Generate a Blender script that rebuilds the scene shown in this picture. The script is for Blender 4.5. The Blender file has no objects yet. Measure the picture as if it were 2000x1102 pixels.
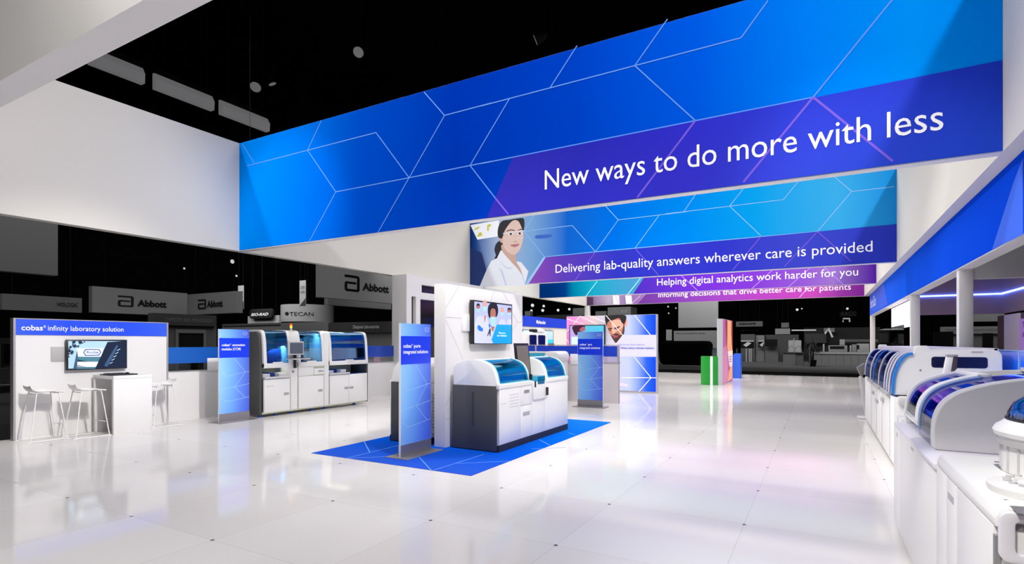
import bpy, bmesh, math, random
from mathutils import Vector, Matrix, Euler
from mathutils.geometry import tessellate_polygon
random.seed(7)
C = bpy.context.scene.collection
SC = bpy.context.scene
PI = math.pi

# ------------------------------------------------------------------ camera
# A level shift-lens view; +X runs along the hanging banners, +Y along the side walls.
F, CX, CY, TH, EYE = 1060.28, 1016.36, 669.3, 0.503941, 1.571
SN, CS = math.sin(TH), math.cos(TH)
cam = bpy.data.cameras.new('camera')
cam.sensor_width = 36.0
cam.lens = 36.0 * F / 2000.0
cam.shift_x = -(CX - 1000.0) / 2000.0
cam.shift_y = (CY - 551.0) / 2000.0
cam.clip_start, cam.clip_end = 0.05, 300
camo = bpy.data.objects.new('camera', cam)
camo.location = (0, 0, EYE)
camo.rotation_euler = (PI / 2, 0, TH)
C.objects.link(camo)
SC.camera = camo

# ------------------------------------------------------------------ world, exposure
w = bpy.data.worlds.new('world')
SC.world = w
w.use_nodes = True
w.node_tree.nodes['Background'].inputs[0].default_value = (0.8, 0.85, 1, 1)
w.node_tree.nodes['Background'].inputs[1].default_value = 0.0008
SC.view_settings.view_transform = 'Standard'
SC.view_settings.look = 'None'
SC.view_settings.gamma = 1
SC.view_settings.exposure = 0.0
SC.view_settings.use_curve_mapping = False
SC.cycles.use_denoising = True
SC.cycles.max_bounces = 8
SC.cycles.transparent_max_bounces = 24
SC.cycles.sample_clamp_indirect = 6

# ------------------------------------------------------------------ booth lighting
def area(loc, target, sx, sy, power, spread=150, col=(1, 1, 1)):
    l = bpy.data.lights.new('fill_light', 'AREA')
    l.shape = 'RECTANGLE'
    l.size, l.size_y, l.energy, l.color = sx, sy, power, col
    l.spread = math.radians(spread)
    o = bpy.data.objects.new('fill_light', l)
    o.location = loc
    o.rotation_euler = (Vector(target) - Vector(loc)).to_track_quat('-Z', 'Y').to_euler()
    C.objects.link(o)
def spot(loc, target, power, angle, blend=0.6, size=0.25, col=(1, .985, .96)):
    l = bpy.data.lights.new('truss_and_fill_spot', 'SPOT')
    l.energy, l.spot_size, l.spot_blend, l.shadow_soft_size, l.color = power, math.radians(angle), blend, size, col
    o = bpy.data.objects.new('truss_and_fill_spot', l)
    o.location = loc
    o.rotation_euler = (Vector(target) - Vector(loc)).to_track_quat('-Z', 'Y').to_euler()
    C.objects.link(o)
# unseen area fills added above the open bays, lighting the whole booth
WARM = (1, .972, .925)
for y, sy, p in ((-3.2, 5, 400), (4.6, 4, 280), (12.2, 7, 450), (19.6, 4, 640), (25.4, 4, 820)):
    area((-4.8, y, 10), (-4.8, y, 0), 10, sy, p, 125, WARM)
# spots hung outside the two side walls, throwing over them onto the banners
for y, ty, p in ((1.5, 7.6, 1900), (10.5, 16.7, 1800), (17.5, 22.5, 850), (23, 28.3, 850)):
    spot((-13.7, y, 11), (-6.8, ty, 4.6), p, 62, 0.8)
    spot((4.2, y, 11), (-2.6, ty, 4.6), p * 1.15, 62, 0.8)
# spots inside the ring, most added unseen to brighten exhibits and walls
for loc, tg, p, a in (((0.8, 4.0, 9.5), (-11.3, 4.6, .9), 4200, 25), ((0.8, 12.5, 9.5), (-10.6, 10.6, .9), 150, 40), ((0.8, 14.5, 9), (-4.9, 7.9, 1.1), 1500, 40),
                      ((-2.0, -1.5, 9), (-4.8, 6.6, .9), 900, 40), ((1.2, 3.2, 9), (-4.8, 6.8, .9), 1500, 36), ((-8.5, 9.5, 9), (0.8, 9.5, .9), 2000, 46), ((-6.5, 0.5, 9), (0.7, 4.2, .8), 2600, 40),
                      ((-2.5, 10.2, 9.5), (-5.5, 16.6, 1.2), 500, 44), ((0.6, 4.6, 8.6), (-11.3, 3.6, 3.9), 1500, 40), ((-2.6, -2.4, 8.5), (1.0, 4.2, 1.0), 2900, 34), ((-1.8, 2.9, 9), (1.3, 8.3, 1.1), 1000, 30), ((-7.5, -2.0, 9), (-11.0, 12.5, 1.6), 2200, 22)):
    spot(loc, tg, p, a, 0.7, 0.2, WARM)

# ------------------------------------------------------------------ picture-to-place geometry
def at(px, py, x=None, y=None, z=None):
    u = (px - CX) / F; v = (CY - py) / F
    dx = u * CS - SN; dy = u * SN + CS
    t = (z - EYE) / v if z is not None else (x / dx if x is not None else y / dy)
    return Vector((t * dx, t * dy, EYE + t * v))
def Yx(px, X): return at(px, 0, x=X).y            # Y of a column on the plane x = X
def Xy(px, Y): return at(px, 0, y=Y).x            # X of a column on the plane y = Y
def Zx(px, py, X): return at(px, py, x=X).z
def Zy(px, py, Y): return at(px, py, y=Y).z

# ------------------------------------------------------------------ materials
def lin(c):
    if isinstance(c, str):
        c = c.lstrip('#'); c = [int(c[i:i + 2], 16) for i in (0, 2, 4)]
    return tuple(((v / 255) / 12.92 if v / 255 <= .04045 else ((v / 255 + .055) / 1.055) ** 2.4) for v in c) + (1,)
M = {}
def mat(name, col, rough=.5, metal=0, spec=.5, emit=0, ecol=None, coat=0):
    if name in M: return M[name]
    m = bpy.data.materials.new(name); m.use_nodes = True
    b = m.node_tree.nodes['Principled BSDF']
    b.inputs['Base Color'].default_value = lin(col)
    b.inputs['Roughness'].default_value = rough
    b.inputs['Metallic'].default_value = metal
    b.inputs['Specular IOR Level'].default_value = spec
    b.inputs['Coat Weight'].default_value = coat
    if emit:
        b.inputs['Emission Color'].default_value = lin(ecol or col)
        b.inputs['Emission Strength'].default_value = emit
    m.diffuse_color = lin(col)
    M[name] = m
    return m
def grad(name, axis, stops, rough=.5, emit=0, axis2=None, stops2=None, spec=.5):
    """a printed colour run along one generated axis, optionally tinted by a second one"""
    if name in M: return M[name]
    m = bpy.data.materials.new(name); m.use_nodes = True
    nt = m.node_tree; N = nt.nodes; L = nt.links
    b = N['Principled BSDF']
    tc = N.new('ShaderNodeTexCoord'); sx = N.new('ShaderNodeSeparateXYZ'); L.new(tc.outputs['Generated'], sx.inputs[0])
    def ramp(ax, st):
        r = N.new('ShaderNodeValToRGB'); L.new(sx.outputs['XYZ'.index(ax)], r.inputs[0])
        e = r.color_ramp.elements
        while len(e) < len(st): e.new(.5)
        for i, (p, c) in enumerate(st): e[i].position = p; e[i].color = lin(c)
        return r.outputs[0]
    col = ramp(axis, stops)
    if axis2:
        mx = N.new('ShaderNodeMix'); mx.data_type = 'RGBA'; mx.blend_type = 'MULTIPLY'; mx.inputs[0].default_value = 1
        L.new(col, mx.inputs[6]); L.new(ramp(axis2, stops2), mx.inputs[7]); col = mx.outputs[2]
    L.new(col, b.inputs['Base Color'])
    b.inputs['Roughness'].default_value = rough
    b.inputs['Specular IOR Level'].default_value = spec
    if emit: L.new(col, b.inputs['Emission Color']); b.inputs['Emission Strength'].default_value = emit
    M[name] = m
    return m
def tinted(name, col, gloss=.12, rough=.03):
    """see-through coloured acrylic with a soft reflection"""
    if name in M: return M[name]
    m = bpy.data.materials.new(name); m.use_nodes = True
    nt = m.node_tree; N = nt.nodes; L = nt.links
    N.remove(N['Principled BSDF'])
    t = N.new('ShaderNodeBsdfTransparent'); t.inputs[0].default_value = lin(col)
    g = N.new('ShaderNodeBsdfGlossy'); g.inputs['Roughness'].default_value = rough; g.inputs[0].default_value = (1, 1, 1, 1)
    f = N.new('ShaderNodeFresnel'); f.inputs[0].default_value = 1.45
    a = N.new('ShaderNodeMath'); a.operation = 'MULTIPLY_ADD'; a.inputs[1].default_value = .6; a.inputs[2].default_value = gloss * .3
    L.new(f.outputs[0], a.inputs[0])
    x = N.new('ShaderNodeMixShader'); L.new(a.outputs[0], x.inputs[0]); L.new(t.outputs[0], x.inputs[1]); L.new(g.outputs[0], x.inputs[2])
    L.new(x.outputs[0], N['Material Output'].inputs[0])
    M[name] = m
    return m
def floor_mat():
    m = bpy.data.materials.new('white_gloss_tiles'); m.use_nodes = True
    nt = m.node_tree; N = nt.nodes; L = nt.links; b = N['Principled BSDF']
    ge = N.new('ShaderNodeNewGeometry'); sx = N.new('ShaderNodeSeparateXYZ'); L.new(ge.outputs['Position'], sx.inputs[0])
    def mth(op, a, bb=None, cc=None):
        n = N.new('ShaderNodeMath'); n.operation = op
        for i, v in enumerate((a, bb, cc)):
            if v is None: continue
            if isinstance(v, (int, float)): n.inputs[i].default_value = v
            else: L.new(v, n.inputs[i])
        return n.outputs[0]
    S = 1.2189
    d = []; ids = []
    for o, off in ((0, -1.7906), (1, 3.8161)):
        t = mth('DIVIDE', mth('SUBTRACT', sx.outputs[o], off), S)
        fr = mth('SUBTRACT', t, mth('ROUND', t))
        d.append(mth('MULTIPLY', mth('ABSOLUTE', fr), S)); ids.append(mth('FLOOR', t))
    line = mth('LESS_THAN', mth('MINIMUM', d[0], d[1]), .0035)
    dot = mth('LESS_THAN', mth('SQRT', mth('ADD', mth('MULTIPLY', d[0], d[0]), mth('MULTIPLY', d[1], d[1]))), .016)
    cb = N.new('ShaderNodeCombineXYZ'); L.new(ids[0], cb.inputs[0]); L.new(ids[1], cb.inputs[1])
    wn = N.new('ShaderNodeTexWhiteNoise'); L.new(cb.outputs[0], wn.inputs[0])
    base = N.new('ShaderNodeMix'); base.data_type = 'RGBA'; L.new(wn.outputs[0], base.inputs[0])
    base.inputs[6].default_value = lin((214, 210, 210)); base.inputs[7].default_value = lin((220, 217, 217))
    m1 = N.new('ShaderNodeMix'); m1.data_type = 'RGBA'; L.new(mth('MULTIPLY', line, .22), m1.inputs[0]); L.new(base.outputs[2], m1.inputs[6]); m1.inputs[7].default_value = lin((120, 115, 115))
    m2 = N.new('ShaderNodeMix'); m2.data_type = 'RGBA'; L.new(dot, m2.inputs[0]); L.new(m1.outputs[2], m2.inputs[6]); m2.inputs[7].default_value = lin((70, 66, 66))
    L.new(m2.outputs[2], b.inputs['Base Color'])
    b.inputs['Roughness'].default_value = .07
    b.inputs['Specular IOR Level'].default_value = .15
    return m
WHITE = mat('white_paint', '#e9e7e7', .55)
WALLW = mat('white_fabric', (226, 222, 214), .8, spec=.2)
PLA = mat('white_plastic', '#eeedec', .35)
PLAG = mat('light_grey_plastic', '#c9c7c8', .45)
GREYP = mat('mid_grey_plastic', '#8c8a8c', .5)
DARK = mat('charcoal_plastic', '#4b4b4b', .55)
BLACK = mat('black_plastic', '#141416', .4)
NAVY = mat('navy_plinth', '#23222b', .5)
METAL = mat('brushed_metal', '#a09ca0', .35, .7)
FRAME = mat('silver_frame', '#b5b0b4', .4, .4)
SEAM = mat('seam_grey', '#9a9899', .6)
TXW = mat('white_lettering', '#ffffff', .5, emit=.12)
BLUE = mat('royal_blue_print', '#0f4ce6', .5)
GREY2 = mat('pale_grey_print', '#b5b3b5', .6)

# ------------------------------------------------------------------ mesh building
class MB:
    def __init__(s): s.v = []; s.f = []; s.m = []
    def poly(s, pts, m=0):
        n = len(s.v); s.v += [tuple(p) for p in pts]; s.f.append(list(range(n, n + len(pts)))); s.m.append(m); return s
    def box(s, x0, x1, y0, y1, z0, z1, m=0):
        if x0 > x1: x0, x1 = x1, x0
        if y0 > y1: y0, y1 = y1, y0
        if z0 > z1: z0, z1 = z1, z0
        n = len(s.v)
        s.v += [(x0, y0, z0), (x1, y0, z0), (x1, y1, z0), (x0, y1, z0), (x0, y0, z1), (x1, y0, z1), (x1, y1, z1), (x0, y1, z1)]
        for q in ((0, 3, 2, 1), (4, 5, 6, 7), (0, 1, 5, 4), (1, 2, 6, 5), (2, 3, 7, 6), (3, 0, 4, 7)):
            s.f.append([n + i for i in q]); s.m.append(m)
        return s
    def prism(s, pts, ax, a, b, m=0):
        f = {'x': lambda p, t: (t, p[0], p[1]), 'y': lambda p, t: (p[0], t, p[1]), 'z': lambda p, t: (p[0], p[1], t)}[ax]
        n = len(s.v); k = len(pts)
        s.v += [f(p, a) for p in pts] + [f(p, b) for p in pts]
        s.f.append([n + i for i in reversed(range(k))]); s.m.append(m)
        s.f.append([n + k + i for i in range(k)]); s.m.append(m)
        for i in range(k):
            j = (i + 1) % k; s.f.append([n + i, n + j, n + k + j, n + k + i]); s.m.append(m)
        return s
    def shell(s, pts, ax, a, b, th, m=0):
        """a bent sheet: the open line pts, thickened inward by th and extruded along ax"""
        inn = []
        for i, p in enumerate(pts):
            q0 = pts[max(i - 1, 0)]; q1 = pts[min(i + 1, len(pts) - 1)]
            d = Vector((q1[0] - q0[0], q1[1] - q0[1])).normalized()
            inn.append((p[0] + d.y * th, p[1] - d.x * th))
        return s.prism(list(pts) + inn[::-1], ax, a, b, m)
    def tube(s, path, r, n=8, closed=False, m=0):
        P = [Vector(p) for p in path]; rings = []
        for i, p in enumerate(P):
            a = P[i - 1] if (i > 0 or closed) else P[i]; b = P[(i + 1) % len(P)] if (i < len(P) - 1 or closed) else P[i]
            t = (b - a).normalized()
            up = Vector((0, 0, 1)) if abs(t.z) < .95 else Vector((1, 0, 0))
            x = t.cross(up).normalized(); y = t.cross(x)
            rr = r[i] if isinstance(r, (list, tuple)) else r
            k = len(s.v); s.v += [tuple(p + (x * math.cos(2 * PI * j / n) + y * math.sin(2 * PI * j / n)) * rr) for j in range(n)]
            rings.append(k)
        for i in range(len(rings) - (0 if closed else 1)):
            a, b = rings[i], rings[(i + 1) % len(rings)]
            for j in range(n):
                s.f.append([a + j, a + (j + 1) % n, b + (j + 1) % n, b + j]); s.m.append(m)
        if not closed:
            s.f.append([rings[0] + j for j in reversed(range(n))]); s.m.append(m)
            s.f.append([rings[-1] + j for j in range(n)]); s.m.append(m)
        return s
    def cyl(s, cx, cy, z0, z1, r, n=32, m=0, r1=None):
        return s.tube([(cx, cy, z0), (cx, cy, z1)], [r, r if r1 is None else r1], n, m=m)
    def lathe(s, cx, cy, prof, n=40, m=0):
        rings = []
        for (r, z) in prof:
            k = len(s.v); s.v += [(cx + r * math.cos(2 * PI * j / n), cy + r * math.sin(2 * PI * j / n), z) for j in range(n)]; rings.append(k)
        for a, b in zip(rings, rings[1:]):
            for j in range(n):
                s.f.append([a + j, a + (j + 1) % n, b + (j + 1) % n, b + j]); s.m.append(m)
        s.f.append([rings[0] + j for j in reversed(range(n))]); s.m.append(m)
        s.f.append([rings[-1] + j for j in range(n)]); s.m.append(m)
        return s
    def strip(s, p, q, wd, nrm, off, m=0):
        p, q, nrm = Vector(p), Vector(q), Vector(nrm)
        d = (q - p).normalized(); t = d.cross(nrm).normalized() * wd / 2; o = nrm * off
        return s.poly([p - t + o, q - t + o, q + t + o, p + t + o], m)
    def add(s, other, T=None, m=None):
        n = len(s.v)
        s.v += [tuple(T @ Vector(v)) if T else v for v in other.v]
        s.f += [[n + i for i in f] for f in other.f]; s.m += [(m if m is not None else k) for k in other.m]
        return s
ORG = {}
def obj(name, mb, mats, parent=None, label=None, cat=None, group=None, kind=None, bevel=0, seg=2, local=False, angle=35):
    me = bpy.data.meshes.new(name)
    if parent is not None: o0 = Vector((0, 0, 0)) if local else ORG[parent.name]
    elif local: o0 = Vector((0, 0, 0))
    else:
        xs, ys, zs = zip(*mb.v); o0 = Vector(((min(xs) + max(xs)) / 2, (min(ys) + max(ys)) / 2, min(zs)))
    me.from_pydata([tuple(Vector(v) - o0) for v in mb.v], [], mb.f)
    for p, k in zip(me.polygons, mb.m): p.material_index = k
    for m in (mats if isinstance(mats, (list, tuple)) else [mats]): me.materials.append(m)
    bm = bmesh.new(); bm.from_mesh(me)
    bmesh.ops.remove_doubles(bm, verts=bm.verts, dist=1e-5)
    bmesh.ops.recalc_face_normals(bm, faces=bm.faces)
    if bevel:
        es = [e for e in bm.edges if len(e.link_faces) == 2 and e.calc_face_angle(0) > .5]
        bmesh.ops.bevel(bm, geom=es, offset=bevel, segments=seg, profile=.5, affect='EDGES', clamp_overlap=True)
    bm.to_mesh(me); bm.free()
    for p in me.polygons: p.use_smooth = True
    me.set_sharp_from_angle(angle=math.radians(angle))
    o = bpy.data.objects.new(name, me); C.objects.link(o)
    if parent is not None: o.parent = parent; ORG[o.name] = ORG[parent.name]
    else: o.location = o0; ORG[o.name] = o0
    if label: o['label'] = label
    if cat: o['category'] = cat
    if group: o['group'] = group
    if kind: o['kind'] = kind
    return o
def thing(name, label, cat, loc, group=None, rz=0):
    o = bpy.data.objects.new(name, None); C.objects.link(o)
    o.location = loc; o.rotation_euler = (0, 0, rz); o.empty_display_size = .1
    o['label'] = label; o['category'] = cat
    if group: o['group'] = group
    ORG[o.name] = Vector(loc)
    return o
def dup(root, loc, rz=0, label=None):
    r = root.copy(); C.objects.link(r); r.location = loc; r.rotation_euler = (0, 0, rz)
    if label: r['label'] = label
    for ch in list(root.children):
        c = ch.copy(); C.objects.link(c); c.parent = r
        for g in list(ch.children):
            d = g.copy(); C.objects.link(d); d.parent = c
    return r
def smooth(pts, n=6):
    """closed Catmull-Rom outline through pts"""
    out = []; k = len(pts)
    for i in range(k):
        p0, p1, p2, p3 = pts[i - 1], pts[i], pts[(i + 1) % k], pts[(i + 2) % k]
        for j in range(n):
            t = j / n
            out.append(tuple(.5 * (2 * p1[a] + (p2[a] - p0[a]) * t + (2 * p0[a] - 5 * p1[a] + 4 * p2[a] - p3[a]) * t * t + (3 * p1[a] - p0[a] - 3 * p2[a] + p3[a]) * t ** 3) for a in (0, 1)))
    return out
def curve(pts, n=6):
    """open Catmull-Rom line through pts"""
    out = []; k = len(pts)
    for i in range(k - 1):
        p0, p1, p2, p3 = pts[max(i - 1, 0)], pts[i], pts[i + 1], pts[min(i + 2, k - 1)]
        for j in range(n):
            t = j / n
            out.append(tuple(.5 * (2 * p1[a] + (p2[a] - p0[a]) * t + (2 * p0[a] - 5 * p1[a] + 4 * p2[a] - p3[a]) * t * t + (3 * p1[a] - p0[a] - 3 * p2[a] + p3[a]) * t ** 3) for a in range(len(p1))))
    out.append(tuple(pts[-1]))
    return out
def rrect(x0, x1, y0, y1, r, n=5):
    pts = []
    for cx, cy, a in ((x1 - r, y1 - r, 0), (x0 + r, y1 - r, 90), (x0 + r, y0 + r, 180), (x1 - r, y0 + r, 270)):
        for j in range(n + 1):
            t = math.radians(a + 90 * j / n); pts.append((cx + r * math.cos(t), cy + r * math.sin(t)))
    return pts
def lettering(body, o, right, width, cap, bold=0, depth=.003, shear=0, nrm=None):
    """raised letters: baseline start o, reading direction right, total width, height of a capital"""
    c = bpy.data.curves.new('lettering', 'FONT'); c.body = body; c.size = 1; c.offset = bold; c.shear = shear; c.resolution_u = 3
    t = bpy.data.objects.new('lettering', c); C.objects.link(t)
    dg = bpy.context.evaluated_depsgraph_get()
    me = bpy.data.meshes.new_from_object(t.evaluated_get(dg))
    xs = [v.co.x for v in me.vertices]; x0, x1 = min(xs), max(xs)
    sx = width / (x1 - x0); sy = cap / .695
    R = Vector(right).normalized(); U = Vector((0, 0, 1)); N = R.cross(U) if nrm is None else Vector(nrm)
    if nrm is not None: U = N.cross(R)
    mb = MB(); o = Vector(o)
    mb.v = [tuple(o + R * ((v.co.x - x0) * sx) + U * (v.co.y * sy) + N * depth) for v in me.vertices]
    mb.f = [list(p.vertices) for p in me.polygons]; mb.m = [0] * len(mb.f)
    bpy.data.objects.remove(t); bpy.data.curves.remove(c); bpy.data.meshes.remove(me)
    return mb
EX, EY, NX, NY = Vector((1, 0, 0)), Vector((0, 1, 0)), Vector((-1, 0, 0)), Vector((0, -1, 0))
def hexlogo(mb, o, right, wd, ht, th, off, m=0):
    """a long hexagon outline centred at o"""
    R = Vector(right); U = Vector((0, 0, 1)); N = R.cross(U)
    k = ht / 2 * .6
    P = [(-wd / 2, 0), (-wd / 2 + k, ht / 2), (wd / 2 - k, ht / 2), (wd / 2, 0), (wd / 2 - k, -ht / 2), (-wd / 2 + k, -ht / 2)]
    s = [( a * (1 - 2 * th / wd), b * (1 - 2 * th / ht)) for a, b in P]
    for i in range(6):
        j = (i + 1) % 6
        mb.poly([Vector(o) + R * p[0] + U * p[1] + N * off for p in (P[i], P[j], s[j], s[i])], m)
    return mb

# ================================================================== the setting
XL, XR, ZB, ZT = -11.37, 1.72, 3.62, 6.03
obj('floor', MB().box(-11.5, 6.5, -3.5, 28.75, -.1, 0), floor_mat(), kind='structure')
AISLE = mat('black_aisle_floor', '#171717', .9, spec=.1)
CARP = mat('grey_carpet', '#565656', .95, spec=.05)
obj('floor_hall', MB().box(-75, 75, -10, 34.3, -.16, -.11), AISLE, kind='structure')
obj('floor_carpet', MB().box(-75, 75, 34.3, 95, -.16, -.1), CARP, kind='structure')
obj('ceiling', MB().box(-75, 75, -10, 95, 20, 20.1), mat('roof_black', '#060606', 1, spec=0), kind='structure')
obj('wall_left', MB().box(XL - .2, XL, -2.5, 28.5, ZB, ZT), WALLW, kind='structure')
obj('wall_right', MB().box(XR, XR + .19, -2.5, 28.5, ZB, ZT), WALLW, kind='structure')
obj('trim_1', MB().box(XL - .12, XL + .14, 28.24, 28.5, 0, ZB), WHITE, kind='structure', bevel=.008)   # post under the far corner
# block of the meeting room with its slots and window
XP = Xy(794, 12.55)
mb = MB()
W0, W1 = Yx(821, XP), Yx(905, XP)
S0, S1 = Yx(804, XP), Yx(812.5, XP)
zt = ZB
wz0, wz1 = .98, Zx(823, 584.5, XP)
hz0, hz1 = Zx(823, 571.5, XP), Zx(823, 556, XP)
vz0, vz1 = .98, Zx(806, 579, XP)
HX = Yx(823.5, XP)
th = .16
YE = 19.6
def wx(y0, y1, z0, z1): mb.box(XP - th, XP, y0, y1, z0, z1)
wx(12.55, S0, 0, zt); wx(S1, W0, 0, zt); wx(S0, S1, 0, vz0); wx(S0, S1, vz1, zt)
wx(W0, W1, 0, wz0); wx(W0, HX, wz1, zt); wx(HX, W1, wz1, hz0); wx(HX, W1, hz1, zt); wx(W1, YE, 0, zt)
mb.box(XL, XP - th, 12.55, 12.7, 0, zt)
mb.box(XL, XP - th, 12.7, YE, zt - .1, zt - .002)
room = obj('wall_meeting_room', mb, WHITE, kind='structure')
gm = MB()
for (a, b, c, d) in ((S0, S1, vz0, vz1), (W0, W1, wz0, wz1), (HX, W1, hz0, hz1)): gm.box(XP - .14, XP - .12, a, b, c, d)
obj('window_1', gm, mat('dark_window_glass', '#1a1a1c', .12, spec=.6), kind='structure')

# ================================================================== hanging banners
def cr(x0, y0, s): return lambda p: (x0 + p[0] * s, y0 + p[1] * s)
c1, c2, c3 = cr(460, 180, .29036), cr(940, 0, .39914), cr(1440, 0, .34483)
c4, c5 = cr(900, 320, .27228), cr(1300, 320, .27226)
def banner(Y, dep, label, face, face_z=(ZB, ZT), x0=XL + .002, x1=XR - .002):
    t = thing('hanging_banner', label, 'banner', ((x0 + x1) / 2, Y, ZB), group='banners slung across the booth')
    obj('frame', MB().box(x0, x1, Y, Y + dep, ZB, ZT), WHITE, t)
    if face: obj('printed_face', MB().box(x0, x1, Y - .006, Y, ZB + .012, ZT - .004), face, t)
    cb = MB()
    for x in (x0 + .25, x1 - .25): cb.tube([(x, Y + dep / 2, ZT), (x, Y + dep / 2, 20)], .004, 5)
    obj('suspension_cable', cb, BLACK, t)
    return t
def lines(mb, Y, segs, wd, m, off=.009):
    for k, (tr, a, b) in enumerate(segs):
        mb.strip(at(*tr(a), y=Y), at(*tr(b), y=Y), wd, (0, -1, 0), off + k * 1e-4, m)
banner(1.754, .2, 'blank white banner nearest the viewer, its underside cutting across the top corner', None)

# --- the big blue one
t = banner(7.605, .155, 'large royal blue banner reading New ways to do more with less',
           grad('banner_blue', 'X', [(0, '#0090ff'), (.12, '#007cf4'), (.28, '#0050d0'), (.45, '#0038b8'), (.62, '#0044cc'), (.76, '#005eec'), (.86, '#0084ff'), (.94, '#0096ff'), (1, '#0090ff')], .6, spec=0))
Y = 7.605
mb = MB()
LL = []
for a, b in (((50, 350), (130, 483)), ((80, 497), (487, 392)), ((487, 392), (580, 192)), ((487, 392), (947, 273)), ((947, 273), (1170, 577)), ((487, 392), (677, 672)),
             ((677, 672), (1170, 577)), ((677, 672), (497, 1008)), ((1170, 577), (1408, 158)), ((1170, 577), (960, 945)), ((1408, 158), (1270, 0)), ((1408, 158), (1722, 75)),
             ((1170, 577), (1580, 495)), ((1580, 495), (1722, 252)), ((1580, 495), (1722, 680)), ((1580, 495), (1722, 467))): LL.append((c1, a, b))
for a, b in (((0, 520), (752, 323)), ((140, 483), (0, 720)), ((340, 428), (470, 225)), ((752, 323), (912, 95)), ((752, 323), (1272, 187)), ((1272, 187), (1403, 5)), ((752, 323), (1048, 592)),
             ((0, 802), (1048, 592)), ((1048, 592), (1403, 522)), ((0, 880), (70, 970))): LL.append((c2, a, b))
for a, b in (((0, 640), (430, 553)), ((430, 553), (878, 0))): LL.append((c3, a, b))
lines(mb, Y, LL, .018, 0)
lines(mb, Y, [(c2, (1048, 592), (765, 967)), (c2, (70, 970), (135, 1050)), (c3, (430, 553), (35, 1033)), (c3, (430, 553), (880, 915))], .026, 1, off=.0135)
obj('hexagon_lines', mb, [mat('light_blue_line', '#5b9bff', .6), mat('violet_line', '#7a5ae0', .6)], t)
band = [at(1002, 308.5, y=Y), at(1956.5, 118.5, y=Y), Vector((XR - .003, Y, ZB + .013)), Vector((at(951, 424, y=Y).x, Y, ZB + .013))]
mb = MB(); mb.poly([p + NY * .0125 for p in band]); mb.poly([p + NY * .0065 for p in band]); mb.f[1].reverse()
obj('title_band', mb, grad('band_violet', 'X', [(0, '#2a22b8'), (.25, '#1c20b8'), (.5, '#302cd4'), (.72, '#2a44dc'), (1, '#0c44cc')], .6, axis2='Z', stops2=[(0, '#ffffff'), (1, '#c8ccff')], spec=.25), t)
a = at(1065, 371, y=Y) + NY * .0145; b = at(1842, 246, y=Y)
obj('lettering', lettering('New ways to do more with less', a, EX, b.x - a.x, at(1066, 333, y=Y).z - a.z), TXW, t)

# --- second, with the scientist
Y = 16.745
t = banner(Y, .16, 'sky blue banner with a portrait of a woman in a white lab coat', 
           grad('banner_sky', 'X', [(0, (10, 50, 130)), (.02, (40, 85, 160)), (.1, (170, 190, 220)), (.2, (120, 165, 215)), (.3, (20, 100, 205)), (.42, (0, 110, 225)), (.6, (0, 135, 235)), (.75, (10, 160, 235)), (.9, (60, 175, 235)), (1, (30, 145, 225))], .6, spec=0))
def pp(tr, pts, off): return [at(*tr(p), y=Y) + NY * off for p in pts]
cp = cr(960, 425, .12255)
SKINS = [mat('print_hair', '#15151f', .7), mat('print_skin', '#c9a698', .7), mat('print_skin_light', '#dcc0b6', .7), mat('print_coat', '#e6ebf6', .7), mat('print_coat_shade', '#c2cdea', .7),
         mat('print_lip', '#b0707a', .7), mat('print_brow', '#2a2024', .7), mat('print_pale_window', '#f2f6ff', .7), mat('print_blue_shape', '#2a5fc4', .7), mat('print_yellow', '#cdc83a', .7), mat('print_glass_rim', '#dfe2ee', .7), mat('print_deep_blue_shadowed', '#083078', .7)]
mb = MB()
mb.poly(pp(c4, [(68, 440), (275, 405), (275, 520), (120, 545)], .0075), 7)            # bright window behind
mb.poly(pp(c4, smooth([(95, 470), (130, 452), (135, 458), (110, 474)]), .0085), 9)
mb.poly(pp(c4, smooth([(118, 520), (140, 490), (155, 512), (130, 522)]), .0085), 9)
mb.poly(pp(c4, [(190, 440), (216, 430), (214, 455), (200, 450), (204, 480), (190, 482)], .0085), 9)
mb.poly(pp(c4, smooth([(535, 520), (560, 512), (650, 508), (648, 525), (600, 535), (540, 536)]), .0075), 8)
mb.poly(pp(cp, smooth([(130, 370), (70, 430), (48, 520), (70, 600), (50, 655), (100, 650), (150, 560), (190, 460), (180, 390)]), .0085), 0)   # ponytail
mb.poly(pp(cp, [(0, 690), (90, 650), (150, 520), (200, 560), (330, 720), (420, 700), (480, 720), (590, 860), (530, 1085), (0, 1100), (-190, 1105), (-70, 820)], .0095), 3)   # coat
mb.poly(pp(cp, [(110, 660), (240, 800), (340, 800), (330, 815), (235, 815), (215, 790)], .0102), 4)
mb.poly(pp(cp, [(110, 790), (180, 860), (240, 1080), (225, 1085), (160, 880)], .0102), 4)
mb.poly(pp(cp, [(400, 700), (500, 920), (548, 1075), (538, 1080), (490, 925), (400, 790)], .0102), 4)
mb.poly(pp(cp, smooth([(185, 430), (170, 530), (300, 690), (420, 820), (490, 910), (455, 800), (395, 700), (390, 590), (400, 560)]), .0105), 1)     # neck
mb.poly(pp(cp, smooth([(170, 60), (110, 160), (105, 300), (170, 330), (220, 200), (330, 60), (430, 60), (500, 200), (520, 180), (525, 60), (490, 10), (300, 35)]), .0125), 0)   # hair
mb.poly(pp(cp, smooth([(215, 150), (180, 300), (185, 430), (230, 520), (320, 585), (400, 580), (470, 480), (505, 350), (510, 210), (470, 90), (400, 40), (300, 60)]), .0115), 2)  # face
mb.poly(pp(cp, smooth([(110, 290), (125, 250), (160, 270), (180, 320), (180, 400), (150, 400), (120, 340)]), .0118), 1)    # ear
mb.poly(pp(cp, smooth([(245, 215), (310, 190), (370, 205), (370, 215), (310, 203), (250, 225)]), .0135), 6)
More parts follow.
